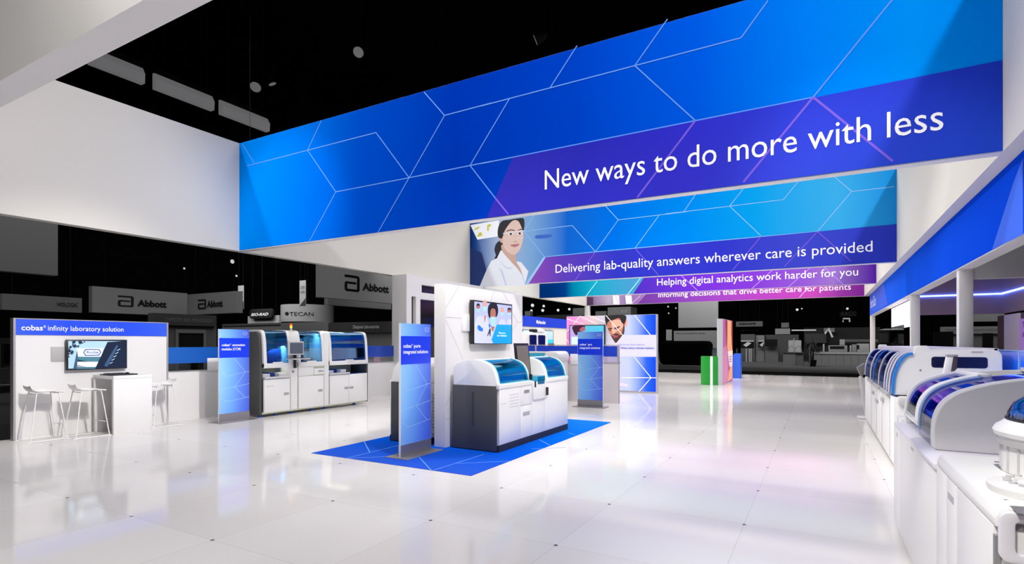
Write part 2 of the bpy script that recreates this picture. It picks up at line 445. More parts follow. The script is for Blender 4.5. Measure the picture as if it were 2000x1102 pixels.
mb.poly(pp(cp, smooth([(425, 205), (470, 182), (510, 195), (508, 205), (470, 196), (428, 212)]), .0135), 6)
for cx, cy in ((310, 262), (452, 255)):
    mb.poly(pp(cp, smooth([(cx - 42, cy + 6), (cx, cy - 16), (cx + 40, cy), (cx, cy + 20)]), .0135), 7)
    mb.poly(pp(cp, smooth([(cx - 22, cy), (cx, cy - 18), (cx + 22, cy), (cx, cy + 20)]), .0138), 6)
mb.poly(pp(cp, [(185, 250), (380, 222), (520, 210), (522, 220), (382, 236), (187, 264)], .0142), 10)
for x0 in (230, 400): mb.poly(pp(cp, [(x0, 330), (x0 + 120, 325), (x0 + 118, 331), (x0 + 2, 336)], .0142), 10)
mb.poly(pp(cp, smooth([(345, 385), (375, 375), (420, 385), (400, 398), (365, 396)]), .0135), 1)
mb.poly(pp(cp, smooth([(300, 440), (360, 428), (400, 425), (450, 420), (410, 460), (360, 470)]), .0135), 5)
mb.poly(pp(c4, [(68, 600), (68, 876), (215, 870), (150, 640)], .0078), 11)  # deep blue backdrop print, with the side wall's shadow painted in
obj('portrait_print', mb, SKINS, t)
mb = MB()
lines(mb, Y, [(c4, a, b) for a, b in (((525, 370), (455, 485)), ((455, 485), (800, 443)), ((455, 485), (600, 668)), ((800, 443), (967, 632)), ((600, 668), (967, 632)), ((967, 632), (1130, 403)), ((1040, 305), (1130, 403)),
      ((1130, 403), (1616, 345)), ((1422, 372), (1250, 606)), ((600, 668), (465, 865)), ((967, 632), (1250, 606)), ((1250, 606), (1616, 572)))]
      + [(c5, a, b) for a, b in (((0, 360), (460, 305)), ((130, 345), (220, 215)), ((460, 305), (565, 170)), ((460, 305), (845, 258)), ((845, 258), (960, 118)), ((460, 305), (687, 520)), ((0, 585), (1090, 487)), ((1090, 487), (1335, 200)), ((1335, 200), (1200, 85)), ((1335, 200), (1640, 165)))], .019, 0)
lines(mb, Y, [(c4, (967, 632), (820, 838)), (c4, (1250, 606), (1420, 800)), (c5, (687, 520), (480, 765)), (c5, (1090, 487), (850, 740)), (c5, (1090, 487), (1330, 700))], .022, 1, off=.016)
obj('hexagon_lines', mb, [mat('pale_blue_line', '#8cc4fa', .6), mat('violet_line', '#7a5ae0', .6)], t)
def bandpoly(Y, p0, p1, p2, name, g, off=.0125):
    zz = ZB + .013
    P = [at(*p0, y=Y), at(*p1, y=Y), Vector((XR - .003, Y, zz)), Vector((at(*p2, y=Y).x, Y, zz))]
    P[1].x = XR - .003
    mb = MB(); mb.poly([p + NY * off for p in P]); mb.poly([p + NY * .0065 for p in P]); mb.f[1].reverse()
    return obj('title_band', mb, g, t)
bandpoly(Y, (1066, 503), (1750, 438), (1032, 556), 'b', grad('band_indigo', 'X', [(0, (145, 80, 185)), (.12, (95, 65, 185)), (.3, (50, 55, 190)), (.6, (50, 55, 200)), (.8, (65, 75, 205)), (1, (45, 60, 190))], .6, spec=0))
mb = MB().poly([p + NY * .0128 for p in (at(1061, 503.5, y=Y), at(1066, 503, y=Y), at(1032, 555.5, y=Y), at(1026, 555.8, y=Y))])
obj('pale_edge_stripe', mb, mat('print_ice_blue', '#9ccdf2', .6), t)
a = at(1085.5, 533.5, y=Y) + NY * .014; b = at(1704, 488, y=Y)
obj('lettering', lettering('Delivering lab-quality answers wherever care is provided', a, EX, b.x - a.x, at(1085.5, 517.2, y=Y).z - a.z), TXW, t)

# --- third
Y = 22.452
t = banner(Y, .16, 'third banner, cyan to violet, reading Helping digital analytics work harder for you',
           grad('banner_cyan', 'X', [(0, (0, 55, 130)), (.1, (0, 60, 140)), (.13, (0, 130, 170)), (.2, (20, 160, 190)), (.36, (70, 140, 190)), (1, (70, 140, 190))], .6, spec=0))
bandpoly(Y, (1259, 541), (1709, 500), (1237, 577), 'b', grad('band_purple', 'X', [(0, (70, 45, 175)), (.3, (105, 45, 195)), (.55, (120, 55, 195)), (.75, (140, 85, 200)), (.85, (155, 115, 200)), (1, (85, 30, 165))], .6, spec=0))  # right end darkened: a shadow painted into the violet
mb = MB()
lines(mb, Y, [(c4, (980, 842), (895, 955)), (c4, (1290, 820), (1195, 940))], .03, 0)
lines(mb, Y, [(c5, (110, 800), (230, 910)), (c5, (770, 760), (620, 895)), (c5, (1040, 745), (880, 885)), (c5, (1130, 735), (1290, 880))], .026, 1, off=.014)
obj('hexagon_lines', mb, [mat('cyan_line', '#a4f0ff', .6), mat('lilac_line', '#b48cff', .6)], t)
a = at(1283.5, 558, y=Y) + NY * .014; b = at(1676, 537, y=Y)
obj('lettering', lettering('Helping digital analytics work harder for you', a, EX, b.x - a.x, at(1283.5, 544.8, y=Y).z - a.z), TXW, t)

# --- fourth
Y = 28.277
t = banner(Y, .16, 'farthest banner, magenta, reading Informing decisions that drive better care for patients',
           grad('banner_lilac', 'X', [(0, (70, 45, 80)), (.04, (155, 135, 175)), (.1, (180, 170, 195)), (.18, (135, 105, 160)), (.3, (155, 115, 175)), (1, (155, 115, 175))], .6, spec=0))
bandpoly(Y, (1275, 560), (1700, 540), (1246, 594), 'b', grad('band_magenta', 'X', [(0, (105, 55, 145)), (.3, (125, 60, 165)), (.6, (160, 60, 170)), (.8, (185, 70, 175)), (.9, (155, 60, 165)), (1, (120, 40, 145))], .6, spec=0))
mb = MB()
for a, b, c in (((905, 960), (950, 1015), 0), ((1090, 945), (1140, 1010), 1), ((1180, 945), (1230, 1005), 1)):
    mb.poly([at(*c4(p), y=Y) + NY * .009 for p in (a, (a[0] + 45, a[1]), b, (b[0] - 45, b[1]))], c)
lines(mb, Y, [(c4, (1110, 950), (1140, 1010)), (c4, (1290, 945), (1225, 1005)), (c5, (1020, 890), (960, 960))], .03, 2, off=.016)
obj('portrait_print', mb, [mat('print_plum', '#4a2858', .7), mat('print_white_coat', '#f4ecfc', .7), mat('print_lilac_line', '#dcb8ff', .7)], t)
a = at(1286, 581, y=Y) + NY * .014; b = at(1662, 562.5, y=Y)
obj('lettering', lettering('Informing decisions that drive better care for patients', a, EX, b.x - a.x, .26), TXW, t)

# ================================================================== long blue sign beam on the right
t = thing('header_sign', 'long royal blue sign beam on slim white columns above the analyzer row', 'sign', (2.0, 14, 2.72))
BX, Y0b, Y1b = 1.9, .5, 27.86
obj('beam', MB().box(BX, 2.1, Y0b, Y1b, 2.72, ZB - .003), WHITE, t)
obj('printed_face', MB().box(BX - .006, BX, Y0b, Y1b, 2.735, ZB - .006), grad('beam_blue', 'Y', [(0, '#1650e6'), (.3, '#0f4ae0'), (.6, '#1e5ce8'), (1, '#3a72f4')], .6, spec=0), t)
c6 = cr(1660, 280, .30853)
for pts in ([(1102, 90), (1040, 250), (905, 672), (1102, 578)], [(128, 960), (215, 890), (240, 1020), (128, 1085)]):
    obj('printed_facet', MB().poly([at(*c6(p), x=BX) + NX * .008 for p in pts]), mat('facet_blue', '#3468ee', .6), t)
a = at(1700.5, 603, x=BX); b = at(1711, 594, x=BX)
a.x = b.x = BX - .009
obj('lettering', lettering('Point of Care', a, NY, a.y - b.y, .42), TXW, t)
for i, (px, top) in enumerate(((1872, 2.72), (1779, 2.72), (1700, 2.72))):
    y = Yx(px, 1.93)
    obj('column', MB().box(1.92, 2.1, y - .09, y + .09, 0, 2.72), WHITE, t, bevel=.006)

# ================================================================== helpers for the exhibits
def ring(mb, out, inn, ax, a, b, m=0):
    """a frame: outline out with the hole inn (same point count), extruded along ax from a to b"""
    f = {'x': lambda p, t: (t, p[0], p[1]), 'y': lambda p, t: (p[0], t, p[1]), 'z': lambda p, t: (p[0], p[1], t)}[ax]
    k = len(out); n = len(mb.v)
    mb.v += [f(p, a) for p in out] + [f(p, a) for p in inn] + [f(p, b) for p in out] + [f(p, b) for p in inn]
    for i in range(k):
        j = (i + 1) % k
        for q in ((i, j, k + j, k + i), (2 * k + i, 3 * k + i, 3 * k + j, 2 * k + j), (i, 2 * k + i, 2 * k + j, j), (k + i, k + j, 3 * k + j, 3 * k + i)):
            mb.f.append([n + x for x in q]); mb.m.append(m)
    return mb
def px_poly(mb, tr, pts, m, off, x=None, y=None, sm=0):
    """a printed shape on the plane x = or y =, traced through tr, lifted by off towards the viewer"""
    if sm: pts = smooth(pts, sm)
    n = EX * off if (x is not None and x < 0) else NX * off if x is not None else NY * off
    mb.poly([at(*tr(p), x=x, y=y) + n for p in pts], m)
def sign_text(body, px0, py0, px1, py1, cap_py, parent, m, x=None, y=None, off=.006, bold=0, name='lettering', right=None, cap=None):
    a = at(px0, py0, x=x, y=y); b = at(px1, py1, x=x, y=y)
    R = right or (EY if x is not None else EX)
    N = R.cross(Vector((0, 0, 1)))
    h = cap or at(px0, cap_py, x=x, y=y).z - a.z
    return obj(name, lettering(body, a + N * off, R, (b - a).dot(R), h, bold), m, parent)
MDARK = mat('dark_lettering', '#1c1c1e', .6)
PRINTW = mat('print_white', '#f4f4f6', .6)

# ================================================================== left kiosk: laboratory solution wall
KX = -11.27
ky0, ky1 = 3.705, Yx(325, KX)
t = thing('display_wall', 'white kiosk wall with a blue header reading infinity laboratory solution', 'display wall', (KX, 4.9, 0))
obj('panel', MB().box(KX - .1, KX, ky0, ky1, 0, 1.95), WHITE, t)
obj('edge_frame', MB().box(KX - .105, KX + .012, ky0 - .03, ky0, 0, 1.965).box(KX - .105, KX + .012, ky1, ky1 + .03, 0, 1.965).box(KX - .105, KX + .012, ky0, ky1, 1.95, 1.965), FRAME, t)
obj('header', MB().box(KX, KX + .01, ky0, ky1, 1.695, 1.95), grad('kiosk_blue', 'Y', [(0, '#2a58ea'), (.3, '#0f48f2'), (.7, '#1048ee'), (1, '#2c5ce6')], .55), t)
sign_text('cobas', 41, 645, 83, 645.5, 637.5, t, TXW, x=KX, off=.012, bold=.015, cap=.085)
sign_text('®', 84.2, 640.5, 89, 640.6, 637, t, TXW, x=KX, off=.012, cap=.04)
sign_text('infinity laboratory solution', 93, 645.8, 240.5, 648.6, 637, t, TXW, x=KX, off=.012, cap=.085)
TVX = KX + .085
t = thing('television', 'wide television showing an office building behind leaves, on the kiosk wall', 'television', (TVX, 4.9, 1.2))
ty0, ty1 = Yx(130, TVX), Yx(248.5, TVX); tz0, tz1 = Zx(190, 721.7, TVX), Zx(190, 663.7, TVX)
obj('wall_mount', MB().box(KX, KX + .03, ty0 + .3, ty1 - .3, tz0 + .15, tz1 - .15), BLACK, t)
obj('housing', MB().box(KX + .03, TVX, ty0, ty1, tz0, tz1), BLACK, t, bevel=.008)
sy0, sy1, sz0, sz1 = ty0 + .025, ty1 - .025, tz0 + .03, tz1 - .025
mb = MB(); mb.box(TVX, TVX + .002, sy0, sy1, sz0, sz1, 0)
SCR = [mat('screen_sky', '#9fc0dc', .3, emit=.5), mat('screen_navy', '#0c1c38', .3, emit=.25), mat('screen_white', '#e8f0f4', .3, emit=.6), mat('screen_teal', '#46788a', .3, emit=.35), mat('screen_leaf', '#0e2038', .3, emit=.2), mat('screen_steel', '#3a5478', .3, emit=.3), mat('screen_logo_blue', '#2a4a94', .3, emit=.3)]
ck = cr(90, 650, .19968)
TX = TVX + .002
px_poly(mb, ck, [(300, 155), (560, 150), (545, 235), (300, 235)], 2, .001, x=TX)
px_poly(mb, ck, [(300, 235), (540, 235), (520, 285), (302, 285)], 3, .001, x=TX)
px_poly(mb, ck, [(302, 285), (515, 285), (490, 335), (302, 335)], 2, .001, x=TX)
px_poly(mb, ck, [(302, 335), (490, 333), (480, 352), (300, 356)], 3, .001, x=TX)
px_poly(mb, ck, [(265, 356), (305, 165), (312, 240), (300, 356)], 5, .0012, x=TX)
px_poly(mb, ck, [(600, 92), (780, 80), (782, 340), (480, 350)], 1, .0014, x=TX)
px_poly(mb, ck, [(560, 330), (690, 120), (705, 130), (600, 335)], 5, .0018, x=TX)
for i in range(5): px_poly(mb, ck, [(620 + 18 * i, 300 - 32 * i), (650 + 18 * i, 285 - 32 * i), (654 + 18 * i, 290 - 32 * i), (624 + 18 * i, 306 - 32 * i)], 0, .0022, x=TX)
random.seed(3)
for i in range(46):
    if i < 26: cx, cy = random.uniform(222, 395), random.uniform(84, 150)
    elif i < 36: cx, cy = random.uniform(218, 262), random.uniform(140, 250)
    else: cx, cy = random.uniform(500, 690), random.uniform(325, 343)
    if i < 26 and cy > 84 + (400 - cx) * .6: continue
    s = random.uniform(9, 17); a = random.uniform(0, 6.3)
    px_poly(mb, ck, [(max(215, cx + s * math.cos(a + k) * (1.5 if kk % 2 else .6)), max(80, cy + .8 * s * math.sin(a + k) * (1.5 if kk % 2 else .6))) for kk, k in enumerate((0, 1.05, 2.1, 3.15, 4.2, 5.25))], 4, .002 + i * 2e-5, x=TX)
a, b = at(*ck((360, 193)), x=TX), at(*ck((540, 193)), x=TX); zz = at(*ck((450, 160)), x=TX).z - at(*ck((450, 226)), x=TX).z
hexlogo(mb, (a + b) / 2 + EX * .003, EY, b.y - a.y, zz, .016, 0, 6)
obj('screen', mb, SCR, t)
sign_text('Roche', *ck((396, 204)), *ck((512, 204)), ck((396, 180))[1], t, SCR[6], x=TX, off=.003, bold=.02, name='screen_logo')
qx = KX
t = obj('notice_card', MB().box(KX, KX + .012, Yx(99, qx), Yx(131, qx), Zx(115, 706, qx), Zx(115, 677.5, qx)), GREY2, label='pale grey square card left of the kiosk television', cat='card', bevel=.003)

# bar-height counter
CXa, CXb, cy0, cy1 = -11.2, -10.5, 4.735, Yx(297, -10.5)
t = thing('bar_counter', 'white box-shaped bar counter with an open end, in front of the kiosk wall', 'counter', ((CXa + CXb) / 2, (cy0 + cy1) / 2, 0))
obj('top', MB().box(CXa, CXb, cy0, cy1, .94, 1.0), WHITE, t, bevel=.004)
obj('front_panel', MB().box(CXb - .06, CXb, cy0, cy1, 0, .94), WHITE, t, bevel=.003)
obj('back_panel', MB().box(CXa, CXa + .06, cy0, cy1, 0, .94), WHITE, t, bevel=.003)
obj('shelf_box', MB().box(CXa + .06, CXb - .06, cy0 + .3, cy1, .8, .94), WHITE, t)
obj('end_panel', MB().box(CXa + .06, CXb - .06, cy1 - .05, cy1, 0, .8), WHITE, t)
t = thing('keyboard', 'black keyboard with a raised mouse lying on the white counter', 'keyboard', (-10.75, 4.78, 1.0))
ka, kb = at(184, 731, z=1.01), at(240, 728, z=1.01)
obj('keyboard_tray', MB().box(-10.98, -10.6, 4.74, 5.16, 1.0, 1.022), BLACK, t, bevel=.006)
obj('keys', MB().box(-10.95, -10.72, 4.78, 5.08, 1.022, 1.034), mat('key_grey', '#2c2c2e', .6), t, bevel=.004)
obj('mouse', MB().lathe(-10.66, 5.02, [(.03, 1.022), (.034, 1.032), (.026, 1.046), (.01, 1.052)], 16), BLACK, t)

# stools: sled wire base, thin seat with a turned-up back edge; seat faces local +Y
st = thing('bar_stool', 'white wire-legged bar stool standing clear of the counter, nearer the viewer of the pair', 'stool', (0, 0, 0), 'white bar stools at the counter')
prof = [(-.21, .86), (-.205, .83), (-.18, .795), (-.13, .772), (-.05, .765), (.08, .768), (.19, .762), (.215, .752)]
pts = curve(prof, 4); mb = MB(); nw = 9; rows = []
for k, (y, z) in enumerate(pts):
    hw = .185 * (1 - .28 * max(0, (-y - .1) / .11) ** 2) * (1 - .1 * max(0, (y - .1) / .11) ** 2)
    for s in (0, .014):
        rows.append([(hw * (2 * j / (nw - 1) - 1), y, z + s + .022 * abs(2 * j / (nw - 1) - 1) ** 3 * (1 if y < .1 else .3)) for j in range(nw)])
n0 = []
for r in rows: n0.append(len(mb.v)); mb.v += r
for k in range(len(pts) - 1):
    for j in range(nw - 1):
        for s, fl in ((0, 1), (1, 0)):
            a, b = n0[2 * k + s], n0[2 * k + 2 + s]
            q = [a + j, a + j + 1, b + j + 1, b + j]; mb.f.append(q[::-1] if fl else q); mb.m.append(0)
    for j in (0, nw - 1):
        a, b = n0[2 * k], n0[2 * k + 2]; c, d = n0[2 * k + 1], n0[2 * k + 3]
        mb.f.append([a + j, b + j, d + j, c + j]); mb.m.append(0)
for k in (0, len(pts) - 1):
    for j in range(nw - 1):
        a, c = n0[2 * k], n0[2 * k + 1]; mb.f.append([a + j, a + j + 1, c + j + 1, c + j]); mb.m.append(0)
obj('seat', mb, PLA, st, local=True)
for s in (-1, 1):
    mb = MB().tube(curve([(s * .14, -.13, .755), (s * .15, -.14, .73), (s * .215, -.235, .03), (s * .218, -.228, .012), (s * .218, .228, .012), (s * .215, .235, .03), (s * .15, .15, .73), (s * .14, .14, .752)], 5), .0085, 8)
    obj('sled_leg', mb, PLA, st, local=True)
obj('footrest', MB().tube([(-.168, .2, .24), (.168, .2, .24)], .008, 8).tube([(-.14, -.13, .75), (.14, -.13, .75)], .008, 8).tube([(-.14, .14, .752), (.14, .14, .752)], .008, 8), PLA, st, local=True)
st.location = (-10.74, 4.45, 0); st.rotation_euler = (0, 0, 0)
dup(st, (-10.99, 3.96, 0), .0, 'white wire-legged bar stool half hidden behind another, nearest the kiosk wall')
dup(st, (-10.86, 5.68, 0), PI, 'white wire-legged bar stool on the far side of the counter')

# ------------------------------------------------------------------ low wall with blue glass on the left edge of the booth
t = thing('low_partition', 'white low partition topped by a blue glass strip, beside the kiosk wall', 'partition', (KX - .05, 9, 0))
ly0, ly1 = ky1 + .03, 12.55
obj('base', MB().box(KX - .1, KX, ly0, ly1, 0, .985), WHITE, t)
obj('sill', MB().box(KX - .105, KX + .01, ly0, ly1, .985, 1.0), FRAME, t)
obj('clear_glass', MB().box(KX - .055, KX - .045, ly0, ly1, 1.0, 1.475), tinted('clear_glass', '#dfe4e4', .1), t)
obj('blue_strip', MB().box(KX - .042, KX - .036, ly0, ly1, 1.15, 1.475), grad('glass_blue_strip', 'Y', [(0, '#1e62c0'), (.5, '#0a50c4'), (1, '#123fae')], .2), t)
t = obj('notice_card', MB().box(KX, KX + .012, Yx(404.5, KX), Yx(431, KX), Zx(415, 724, KX), Zx(415, 699.5, KX)), PRINTW, label='white square card on the low partition, half behind a blue totem', cat='card', bevel=.003)

# ------------------------------------------------------------------ totems
TOTEM = grad('totem_print', 'Y', [(0, '#a0d6ff'), (.35, '#82c0ff'), (.7, '#6a96f8'), (1, '#5670ea')], .25, axis2='Z', stops2=[(0, '#dfe6ff'), (.5, '#ffffff'), (1, '#f0f4ff')], spec=.5)
def totem(loc, rz, lines2, label):
    t = thing('totem_sign', label, 'sign', loc, 'blue gradient totem signs', rz)
    W, Hh = .325, 1.835
    obj('foot_plate', MB().box(-.2, .2, -W - .08, W + .08, 0, .012), METAL, t, local=True, bevel=.004)
    obj('bracket', MB().box(.017, .026, -W, W, .012, .17).box(-.026, -.017, -W, W, .012, .17), METAL, t, local=True)
    obj('panel', MB().box(-.016, .016, -W, W, .012, Hh), PRINTW, t, local=True)
    obj('printed_face', MB().box(.016, .0175, -W + .004, W, .165, Hh), TOTEM, t, local=True)
    obj('title_block', MB().box(.0175, .0185, -W + .004, W, 1.27, 1.66), mat('totem_blue', '#0a3cf0', .3), t, local=True)
    mb = MB()
    def L(a, b): mb.strip((.0178, a[0], a[1]), (.0178, b[0], b[1]), .007, (1, 0, 0), .0006)
    for a, b in (((-.02, 1.27), (.24, .97)), ((.24, .97), (W, .975)), ((-.18, .9), (.24, .97)), ((-.3, 1.05), (-.18, .9)), ((.24, .97), (0, .68)), ((0, .68), (-W + .01, .65)), ((0, .68), (W, .73)),
                 ((0, .68), (.24, .45)), ((.24, .45), (W, .46)), ((.24, .45), (-.17, .4)), ((-.17, .4), (-W + .01, .5))): L(a, b)
    obj('hexagon_lines', mb, mat('totem_line', '#a9d2ff', .4), t, local=True)
    mb = MB(); hexlogo(mb, (.0185, .235, 1.757), EY, .105, .062, .007, 0)
    mb.add(lettering('Roche', (.0185, .203, 1.75), EY, .064, .018, 0, 0))
    obj('emblem', mb, mat('emblem_blue', '#b9cdf8', .4), t, local=True)
    for k, (s, wd) in enumerate(lines2):
        if s.startswith('cobas '):
            mb = lettering('cobas', (.0188, -W + .055, 1.5), EY, .165, .05, .012, .0004)
            mb.add(lettering('®', (.0188, -W + .225, 1.53), EY, .026, .02, .0, .0004))
            mb.add(lettering(s[6:], (.0188, -W + .275, 1.5), EY, wd - .22, .05, .012, .0004))
        else: mb = lettering(s, (.0188, -W + .055, 1.5 - .082 * k), EY, wd, .05, .012, .0004)
        obj('lettering', mb, TXW, t, local=True)
    return t
totem((-10.28, 6.755, 0), .02, (('cobas connection', .5), ('modules (CCM)', .405)), 'blue totem sign reading connection modules, standing beside the charcoal machine end panel')
totem((-5.0, 5.995, 0), 0, (('cobas pure', .36), ('integrated solutions', .53)), 'blue totem sign reading integrated solutions, standing on the blue floor mat')
totem((-4.9, 12.42, 0), -PI / 2, (('cobas pro', .32), ('integrated solutions', .53)), 'blue totem sign reading integrated solutions, on white floor before the pale partition')

# ------------------------------------------------------------------ connection module machine
MX = -10.18
my = lambda px: Yx(px, MX)
t = thing('sorting_machine', 'long white laboratory sorting machine with blue tinted hoods and blue feet', 'machine', (-10.5, 8.8, 0))
XBk = -10.82
yA, yB, yC, yD, yE, yF, yG = my(515), my(567), my(583.5), my(632.5), my(644.5), my(718), my(724.5)
sp = [(XBk, .05), (XBk, 1.74), (-10.72, 1.8), (-10.36, 1.8), (-10.27, 1.74), (-10.235, 1.5), (-10.225, 1.1), (-10.235, .05)]
obj('side_panel', MB().prism(sp, 'y', yA - .06, yA), DARK, t, label='charcoal end panel', bevel=.01)
obj('side_panel', MB().prism(sp, 'y', yF, yF + .06), DARK, t, label='charcoal end panel', bevel=.01)
mb = MB().box(XBk, XBk + .04, yA, yF, .06, 1.78).box(XBk, MX - .04, yA, yF, .06, .1)
obj('back_wall', mb, mat('machine_cream', '#d9dcc0', .6), t)
HB = 1.03
def hood(y0, y1):
    """white curved frame with a blue window that bends back over the top"""
    pr = [(MX + .0, HB), (MX + .012, HB + .06), (MX, 1.3), (MX - .02, 1.6), (MX - .06, 1.77), (MX - .12, 1.83), (MX - .3, 1.845), (XBk + .1, 1.84)]
    pc = curve(pr, 5)
    mb = MB()
    inner = [(x - .05 if x > XBk + .2 else x, max(z - .035, HB + .0)) for x, z in pc]
    for a, b in ((y0, y0 + .07), (y1 - .07, y1)): mb.shell(pc, 'y', a, b, -.06)
    mb.box(MX - .05, MX + .014, y0, y1, HB, HB + .1)
    mb.box(MX - .02, MX + .022, (y0 + y1) / 2 - .12, (y0 + y1) / 2 + .12, HB + .085, HB + .125)
    h = obj('hood', mb, PLA, t, bevel=.012)
    g = [(x - .012, z - .006) for x, z in pc if z > HB + .09]
    obj('window_pane', MB().shell(g, 'y', y0 + .05, y1 - .05, -.008), tinted('hood_blue_glass', '#7fb6dc', .1), h)
    return h
hood(yA, yB + .02); hood(yC - .02, yD + .02); hood(yE - .02, yF)
obj('post', MB().box(XBk + .1, MX - .005, yB + .02, yC - .02, .09, 1.8), PLA, t, bevel=.02)
obj('post', MB().box(XBk + .1, MX - .005, yD + .02, yE - .02, .09, 1.8), PLA, t, bevel=.02)
HND = mat('handle_grey', '#a9a9ab', .5)
def door(y0, y1, z0, z1, hy, right=True):
    d = obj('door', MB().box(MX - .05, MX, y0 + .004, y1 - .004, z0, z1), PLA, t, bevel=.01)
    if hy is not None:
        pts = rrect(hy - .065, hy + .065, .43, .485, .025)
        obj('handle', MB().prism(pts, 'x', MX - .002, MX + .006), HND, d)
ZS = .79
door(yA + .01, yB, .09, ZS, yB - .1); door(yC, yD, .09, .81, yD - .1)
ym = my(681.5); door(yE, ym, .09, ZS, ym - .08); door(ym, yF - .01, .09, ZS, ym + .08)
obj('fascia', MB().box(MX - .05, MX - .004, yC, my(613), .82, HB - .005), PLA, t, bevel=.006)
d = obj('drawer', MB().box(MX - .05, MX + .006, my(613.5), yD, .83, .97), PLA, t, bevel=.006)
obj('handle', MB().prism(rrect(my(621), my(631), .89, .93, .018), 'x', MX + .004, MX + .01), HND, d)
for k, (y0, y1) in enumerate(((yA + .02, yB), (yE, yF - .02))):
    obj('deck', MB().box(XBk + .05, MX - .03, y0, y1, ZS - .03, ZS), mat('deck_blue', '#1c3a96', .5), t)
    obj('sample_tray', MB().box(MX - .06, MX + .015, y0, y0 + .62, ZS + .01, ZS + .05), PLAG, t, bevel=.005)
    obj('sample_rack', MB().box(-10.5, -10.3, y0 + .05, y0 + .22, ZS, ZS + .11), PLA, t, bevel=.006)
    obj('sample_rack', MB().box(-10.5, -10.28, y0 + .42, y0 + .6, ZS, ZS + .12), PLA, t, bevel=.006)
    obj('sample_rack', MB().box(-10.6, -10.4, y0 + .25, y0 + .41, ZS, ZS + .13), mat('deck_blue', '#1c3a96', .5), t, bevel=.006)
    obj('feed_rail', MB().box(-10.62, -10.55, y0 + .1, y0 + .9, ZS, ZS + .06), mat('deck_blue', '#1c3a96', .5), t, bevel=.006)
    obj('inner_shelf', MB().box(XBk + .05, -10.5, y0, y1, HB + .05, HB + .4), mat('inner_blue', '#23408e', .6), t)
mb = MB().tube(curve([(-10.45, my(597), 1.2), (-10.45, my(593), 1.45), (-10.45, my(596), 1.62), (-10.45, my(601), 1.66), (-10.45, my(604), 1.5), (-10.45, my(604), 1.35)], 5), .012, 6)
mb.box(-10.5, -10.42, my(603.5), my(607), 1.2, 1.75).box(-10.4, -10.3, my(602), my(611), 1.37, 1.45).box(-10.55, -10.3, my(604), my(618), HB + .02, HB + .18).box(-10.6, -10.5, my(586), my(630), 1.68, 1.72)
obj('robot_arm', mb, mat('arm_dark', '#28323a', .5), t)
pz = at(577, 680, x=MX + .16)
mo = obj('monitor', MB().box(MX + .13, MX + .17, Yx(562, MX + .15), Yx(592, MX + .15), Zx(577, 693.5, MX + .15), Zx(577, 667, MX + .15)), PLAG, t, bevel=.006)
obj('screen', MB().box(MX + .17, MX + .172, Yx(565, MX + .15), Yx(590.5, MX + .15), Zx(577, 691, MX + .15), Zx(577, 669.5, MX + .15)), mat('screen_slate', '#5a6170', .25), mo)
mb = MB().box(MX, MX + .13, Yx(574, MX + .1), Yx(580, MX + .1), Zx(577, 688, MX + .1), Zx(577, 683, MX + .1)).box(MX + .0, MX + .05, Yx(573, MX), Yx(576.5, MX), Zx(575, 719, MX), Zx(575, 690, MX))
obj('monitor_arm', mb, NAVY, t)
zk = Zx(580, 702.5, MX + .2)
kb = obj('keyboard_tray', MB().box(MX + .02, MX + .26, Yx(566, MX + .15), Yx(600, MX + .15), zk, zk + .025), PLAG, t, bevel=.005)
obj('keys', MB().box(MX + .06, MX + .23, Yx(569, MX + .15), Yx(597, MX + .15), zk + .025, zk + .034), BLACK, kb)
mb = MB()
by = Yx(568.5, -10.35)
b = obj('signal_beacon', MB().cyl(-10.35, by, 1.84, 1.9, .022, 12), PLAG, t)
obj('yellow_lamp', MB().cyl(-10.35, by, 1.9, 1.945, .026, 12), mat('lamp_yellow', '#ffd23a', .4, emit=1.2), b)
obj('red_lamp', MB().cyl(-10.35, by, 1.945, 1.99, .026, 12), mat('lamp_red', '#ff4a2a', .4, emit=1.2), b)
FB = mat('foot_blue', '#17459c', .5)
for px in (511, 541, 572, 610, 637, 694):
    y = my(px + 3)
    obj('foot', MB().cyl(MX - .1, y, 0, .03, .045, 14).cyl(MX - .1, y, .03, .09, .03, 14), FB, t, label='blue levelling foot')
obj('key_lock', MB().tube([(MX - .006, my(572.5), .93), (MX + .004, my(572.5), .93)], .028, 16), METAL, t)
l = bpy.data.lights.new('machine_lamp', 'AREA'); l.shape = 'RECTANGLE'; l.size = 2.4; l.size_y = .1; l.energy = 26; l.color = (1, .98, .8)
lo = bpy.data.objects.new('machine_lamp', l); lo.location = (-10.45, (yA + yF) / 2, 1.76); lo.rotation_euler = (0, math.radians(-18), PI / 2); C.objects.link(lo)
sign_text('cobas p 612', 519, 756, 534, 753.5, 753.5, t, GREYP, x=MX, off=.002, cap=.022)

# ------------------------------------------------------------------ blue floor mat, feature wall
mb = MB().box(-6.32, -3.59, 5.31, 10.22, 0, .004)
def fl(a, b): mb.strip(at(*a, z=.004), at(*b, z=.004), .013, (0, 0, 1), .0008, 1)
cf = cr(600, 820, .3)
for a, b in (((372, 145), (408, 214)), ((250, 252), (606, 165)), ((250, 252), (540, 240)), ((730, 245), (810, 333)), ((810, 333), (1150, 226)), ((975, 285), (1330, 270)), ((1510, 130), (1580, 166)), ((1460, 190), (1680, 180)), ((1700, 85), (1745, 98))): fl(cf(a), cf(b))
obj('floor_mat', mb, [grad('mat_blue', 'Y', [(0, '#2c54c4'), (.25, '#0a50c8'), (.6, '#0860d0'), (1, '#1a70cc')], .8, spec=0), mat('mat_line', '#6ca4f0', .7)], label='royal blue printed mat on the white floor under the pair of analyzers', cat='mat')
WX0, WX1, wy0, wy1, wzt = -5.083, -4.872, 6.53, Yx(1020.5, -4.872), 2.45
